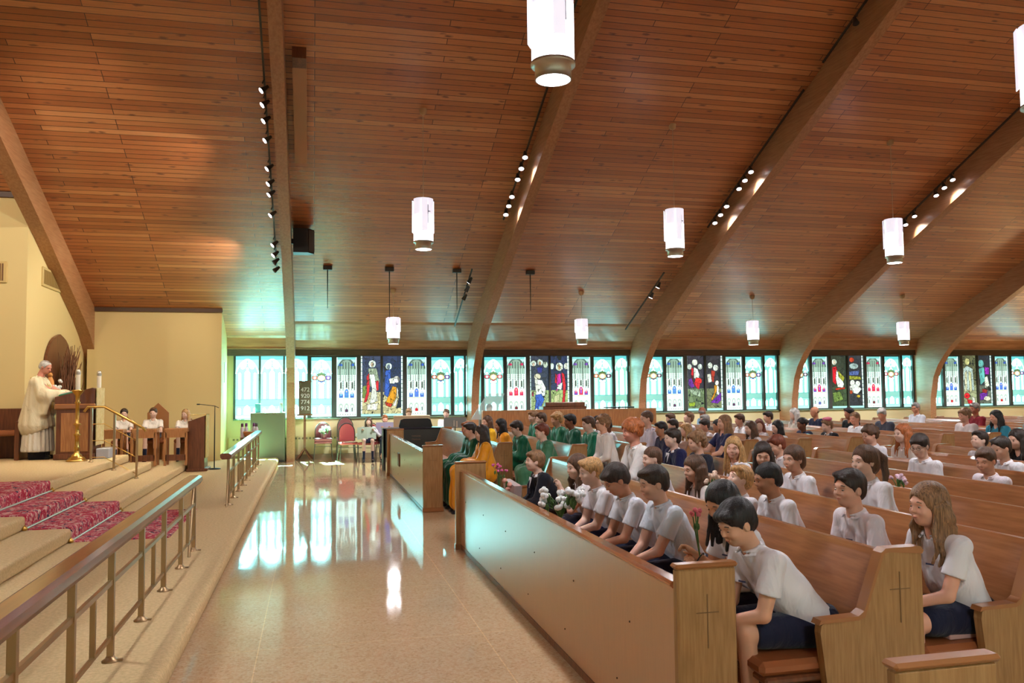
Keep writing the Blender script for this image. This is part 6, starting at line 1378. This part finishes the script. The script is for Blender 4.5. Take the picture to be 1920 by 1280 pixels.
# priest: standing in alb and chasuble
def priest():
    x, y, z = -4.78, 16.45, .601
    H_ = 1.0; q = 1; h = .011
    HD = np.array([.10, 0, 1.64]); hs = 1.02; Rh = rotm(-.35, .42); T = lambda p: HD+Rh@(np.array(p, float)*hs)
    B = SDF((-.4, -.5, 0), (.6, .5, 1.9), .010)
    def he(c, r, k=.02, mode='u'): B.ell(T(c), np.array(r)*hs, Rh, k, mode)
    he((-.014, 0, .030), (.094, .076, .084)); he((.022, 0, -.022), (.066, .062, .078), .025); he((.048, 0, -.080), (.03, .034, .026), .03); he((0, 0, -.06), (.065, .066, .05), .03)
    he((.074, 0, .020), (.014, .046, .010)); B.cone(T((.084, 0, .006)), T((.106, 0, -.028)), .009, .014, .012)
    for sy in (-1, 1): he((.088, sy*.030, .0), (.012, .018, .010), .01, 's'); he((-.006, sy*.078, -.012), (.02, .010, .032), .006)
    he((.086, 0, -.052), (.010, .022, .007), .008)
    B.cone((.0, 0, 1.44), T((-.015, 0, -.05)), .062, .056, .02); B.cone((-.01, -.05, .95), (-.01, -.07, 1.36), .10, .09, .05); B.cone((-.01, .05, .95), (-.01, .07, 1.36), .10, .09, .05)
    for sy in (-1, 1):
        S0 = np.array([0, sy*.18, 1.38]); Hn = np.array([.50, sy*.10, 1.17]); e, w_ = ik(S0, Hn, .30, .27, (-.3, sy*.6, -.7)); B.cone(S0, e, .05, .04, .02); B.cone(e, w_, .04, .028, .01)
        d = (w_-e)/np.linalg.norm(w_-e); B.ell(w_+d*.05, (.05, .04, .022), None, .012)
        for o_ in (-.03, -.01, .01, .03): B.cone(w_+d*.07+np.array([0, o_, 0]), w_+d*.13+np.array([0, o_, -.015]), .010, .008, .005)
        B.cone(w_+np.array([.02, -sy*.03, 0]), w_+np.array([.07, -sy*.055, .01]), .012, .010, .006); B.cone((0, sy*.1, .9), (0, sy*.1, .1), .08, .05, .02)
    me = B.mesh('person_body', CM((232, 160, 136), 'skin')); root = bpy.data.objects.new('person', me); COL.objects.link(root); root.location = (x, y, z)
    tag(root, 'white-haired priest in cream vestments standing and reading at the pulpit', 'person')
    def child(n, me): o = bpy.data.objects.new(n, me); COL.objects.link(o); o.parent = root; return o
    A = SDF((-.45, -.45, 0), (.5, .45, 1.5), .013); A.cone((0, -.06, .18), (0, -.05, 1.2), .24, .17, .1); A.cone((0, .06, .18), (0, .05, 1.2), .24, .17, .1)
    X = A.ax[0][:, None, None]; Y = A.ax[1][None, :, None]; A.F += (.008*np.sin(np.arctan2(Y, X+0*Y)*22)).astype(np.float32); A.cut((0, 0, .14), (0, 0, -1)); child('alb', A.mesh('alb', CM((236, 226, 206))))
    G = SDF((-.5, -.65, .2), (.65, .65, 1.6), .012)
    for sy in (-1, 1):
        G.cone((-.03, sy*.06, .62), (0, sy*.08, 1.33), .27, .145, .1); G.cone((0, sy*.16, 1.36), (.16, sy*.24, 1.14), .085, .11, .06); G.cone((.16, sy*.24, 1.14), (.40, sy*.13, 1.13), .11, .10, .06); G.cone((.20, sy*.24, 1.10), (.16, sy*.26, .82), .09, .05, .08)
    G.cone((0, -.16, 1.37), (0, .16, 1.37), .085, .085, .05)
    X = G.ax[0][:, None, None]; Y = G.ax[1][None, :, None]; Z = G.ax[2][None, None, :]; G.F += (.006*np.sin(np.arctan2(Y, X+.02+0*Z)*15+Z*5)).astype(np.float32)
    G.cone((.01, 0, 1.44), (.05, 0, 1.6), .075, .11, .01, 's'); G.ell((.42, 0, 1.0), (.16, .12, .12), None, .02, 's'); G.cut((-.1, 0, .42), (.45, 0, -1)); child('chasuble', G.mesh('chasuble', CM((240, 226, 190))))
    st = MB(); st.tube([(-.10, .10, 1.44), (-.02, .125, 1.455), (.08, .10, 1.40), (.16, .05, 1.30), (.20, .02, 1.1), (.22, 0, .9)], .022, 6).tube([(-.10, -.10, 1.44), (-.02, -.125, 1.455), (.08, -.10, 1.40), (.16, -.05, 1.30), (.20, -.02, 1.1)], .022, 6).tube([(-.10, .10, 1.44), (-.12, 0, 1.44), (-.10, -.10, 1.44)], .022, 6); st.build('orphrey', mat('gold_band', (206, 184, 110), .5), root)
    sy_ = MB(); sy_.tube([(.215, -.06, 1.22), (.225, -.10, 1.26), (.20, -.14, 1.22), (.225, -.10, 1.17)], .012, 6).build('emblem', M['black'], root)
    Hs = SDF(HD-.2, HD+.2, .009)
    def hl(c, r, k=.01, mode='u'): Hs.ell(T(c), np.array(r)*hs, Rh, k, mode)
    hl((-.02, 0, .028), (.102, .086, .088)); hl((-.05, 0, -.02), (.07, .076, .06), .02); hl((.1, 0, -.01), (.085, .1, .085), .01, 's'); hl((.03, 0, -.1), (.09, .12, .065), .01, 's'); child('hair', Hs.mesh('hair', CM((226, 218, 206), 'hair')))
    tr = MB(); tr.box(-.12, .16, -.16, .16, 0.0, .17, bev=.02); tr.build('trousers', CM((24, 26, 38)), root)
    for sy in (-1, 1): MB().box(-.08, .24, sy*.1-.05, sy*.1+.05, 0, .07, bev=.025).build('shoe', M['black'], root)
priest()

# things held or set down in the pews
bouquet((1.99, 4.10, .86), 4, .055, (216, 110, 120), 'three pink carnations held up by the girl with long black hair', h=.22, fs=.017, seed=1, lean=(-.03, -.03))
bouquet((2.00, 9.05, .64), 9, .085, (236, 110, 170), 'pink carnations leaning over the near partition beside the choir pews', h=.24, fs=.020, seed=2)
bouquet((1.84, 6.15, .76), 22, .17, (244, 246, 248), 'white blossoms spilling over the top rail of the long partition', h=.15, fs=.034, seed=4)
bouquet((2.92, 5.75, .95), 8, .07, (244, 214, 196), 'pale pink and cream flowers held up by the small strawberry-haired child', h=.12, fs=.022, seed=5)
bouquet((4.45, 5.68, .93), 9, .07, (232, 200, 220), 'small lilac flowers propped against the third pew back', h=.08, fs=.02, seed=6)
t = thing('wrapped_bouquet', (2.06, 8.72, .55), 'flowers in clear and purple paper wrap lying beside the boy in the suit', 'bouquet')
mb = MB(); mb.prism([(-.22, .0), (.2, .0), (.26, .22), (-.28, .2)], 'x', -.03, .05); fix_normals(mb.build('wrap', mat('wrap_paper', (206, 186, 182), .5), t)); mb = MB(); mb.prism([(-.23, -.06), (.22, -.06), (.2, .01), (-.22, .01)], 'x', -.035, .055); fix_normals(mb.build('ribbon', mat('purple_wrap', (132, 100, 160), .5), t))
f_ = MB(); [f_.ball((-.05, yy, zz), .03, n=6) for yy, zz in ((-.14, .2), (-.05, .14), (.05, .1), (.1, .22))]; f_.build('blossom', mat('mixed_blossom', (236, 170, 150), .8), t); MB().tube([(-.05, .05, .0), (-.05, 0, .22)], .012, 5).build('stem', M['green_leaf'], t)
t = tag(MB().box(0, .30, 0, .22, 0, .012, bev=.002).build('booklet', M['paper']), 'white leaflet on the lap of the girl with long black hair', 'leaflet'); t.location = (1.98, 4.10, .655)
t = thing('hymnal', (ROWX(1)-.08, 3.62, .472), 'pale hymn book lying at the seat end next to the bracelet girl', 'book'); MB().box(0, .16, 0, .06, 0, .10, bev=.004).build('cover', mat('pink_book', (206, 170, 164), .6), t); MB().box(.005, .155, -.002, .058, .08, .095).build('pages', M['paper'], t)
for k, (x, y) in enumerate(((ROWX(8)+.3, 16.6), (ROWX(10)+.3, 16.9), (ROWX(12)+.3, 16.4), (ROWX(9)+.3, 13.0), (ROWX(7)+.3, 16.9))):
    pass
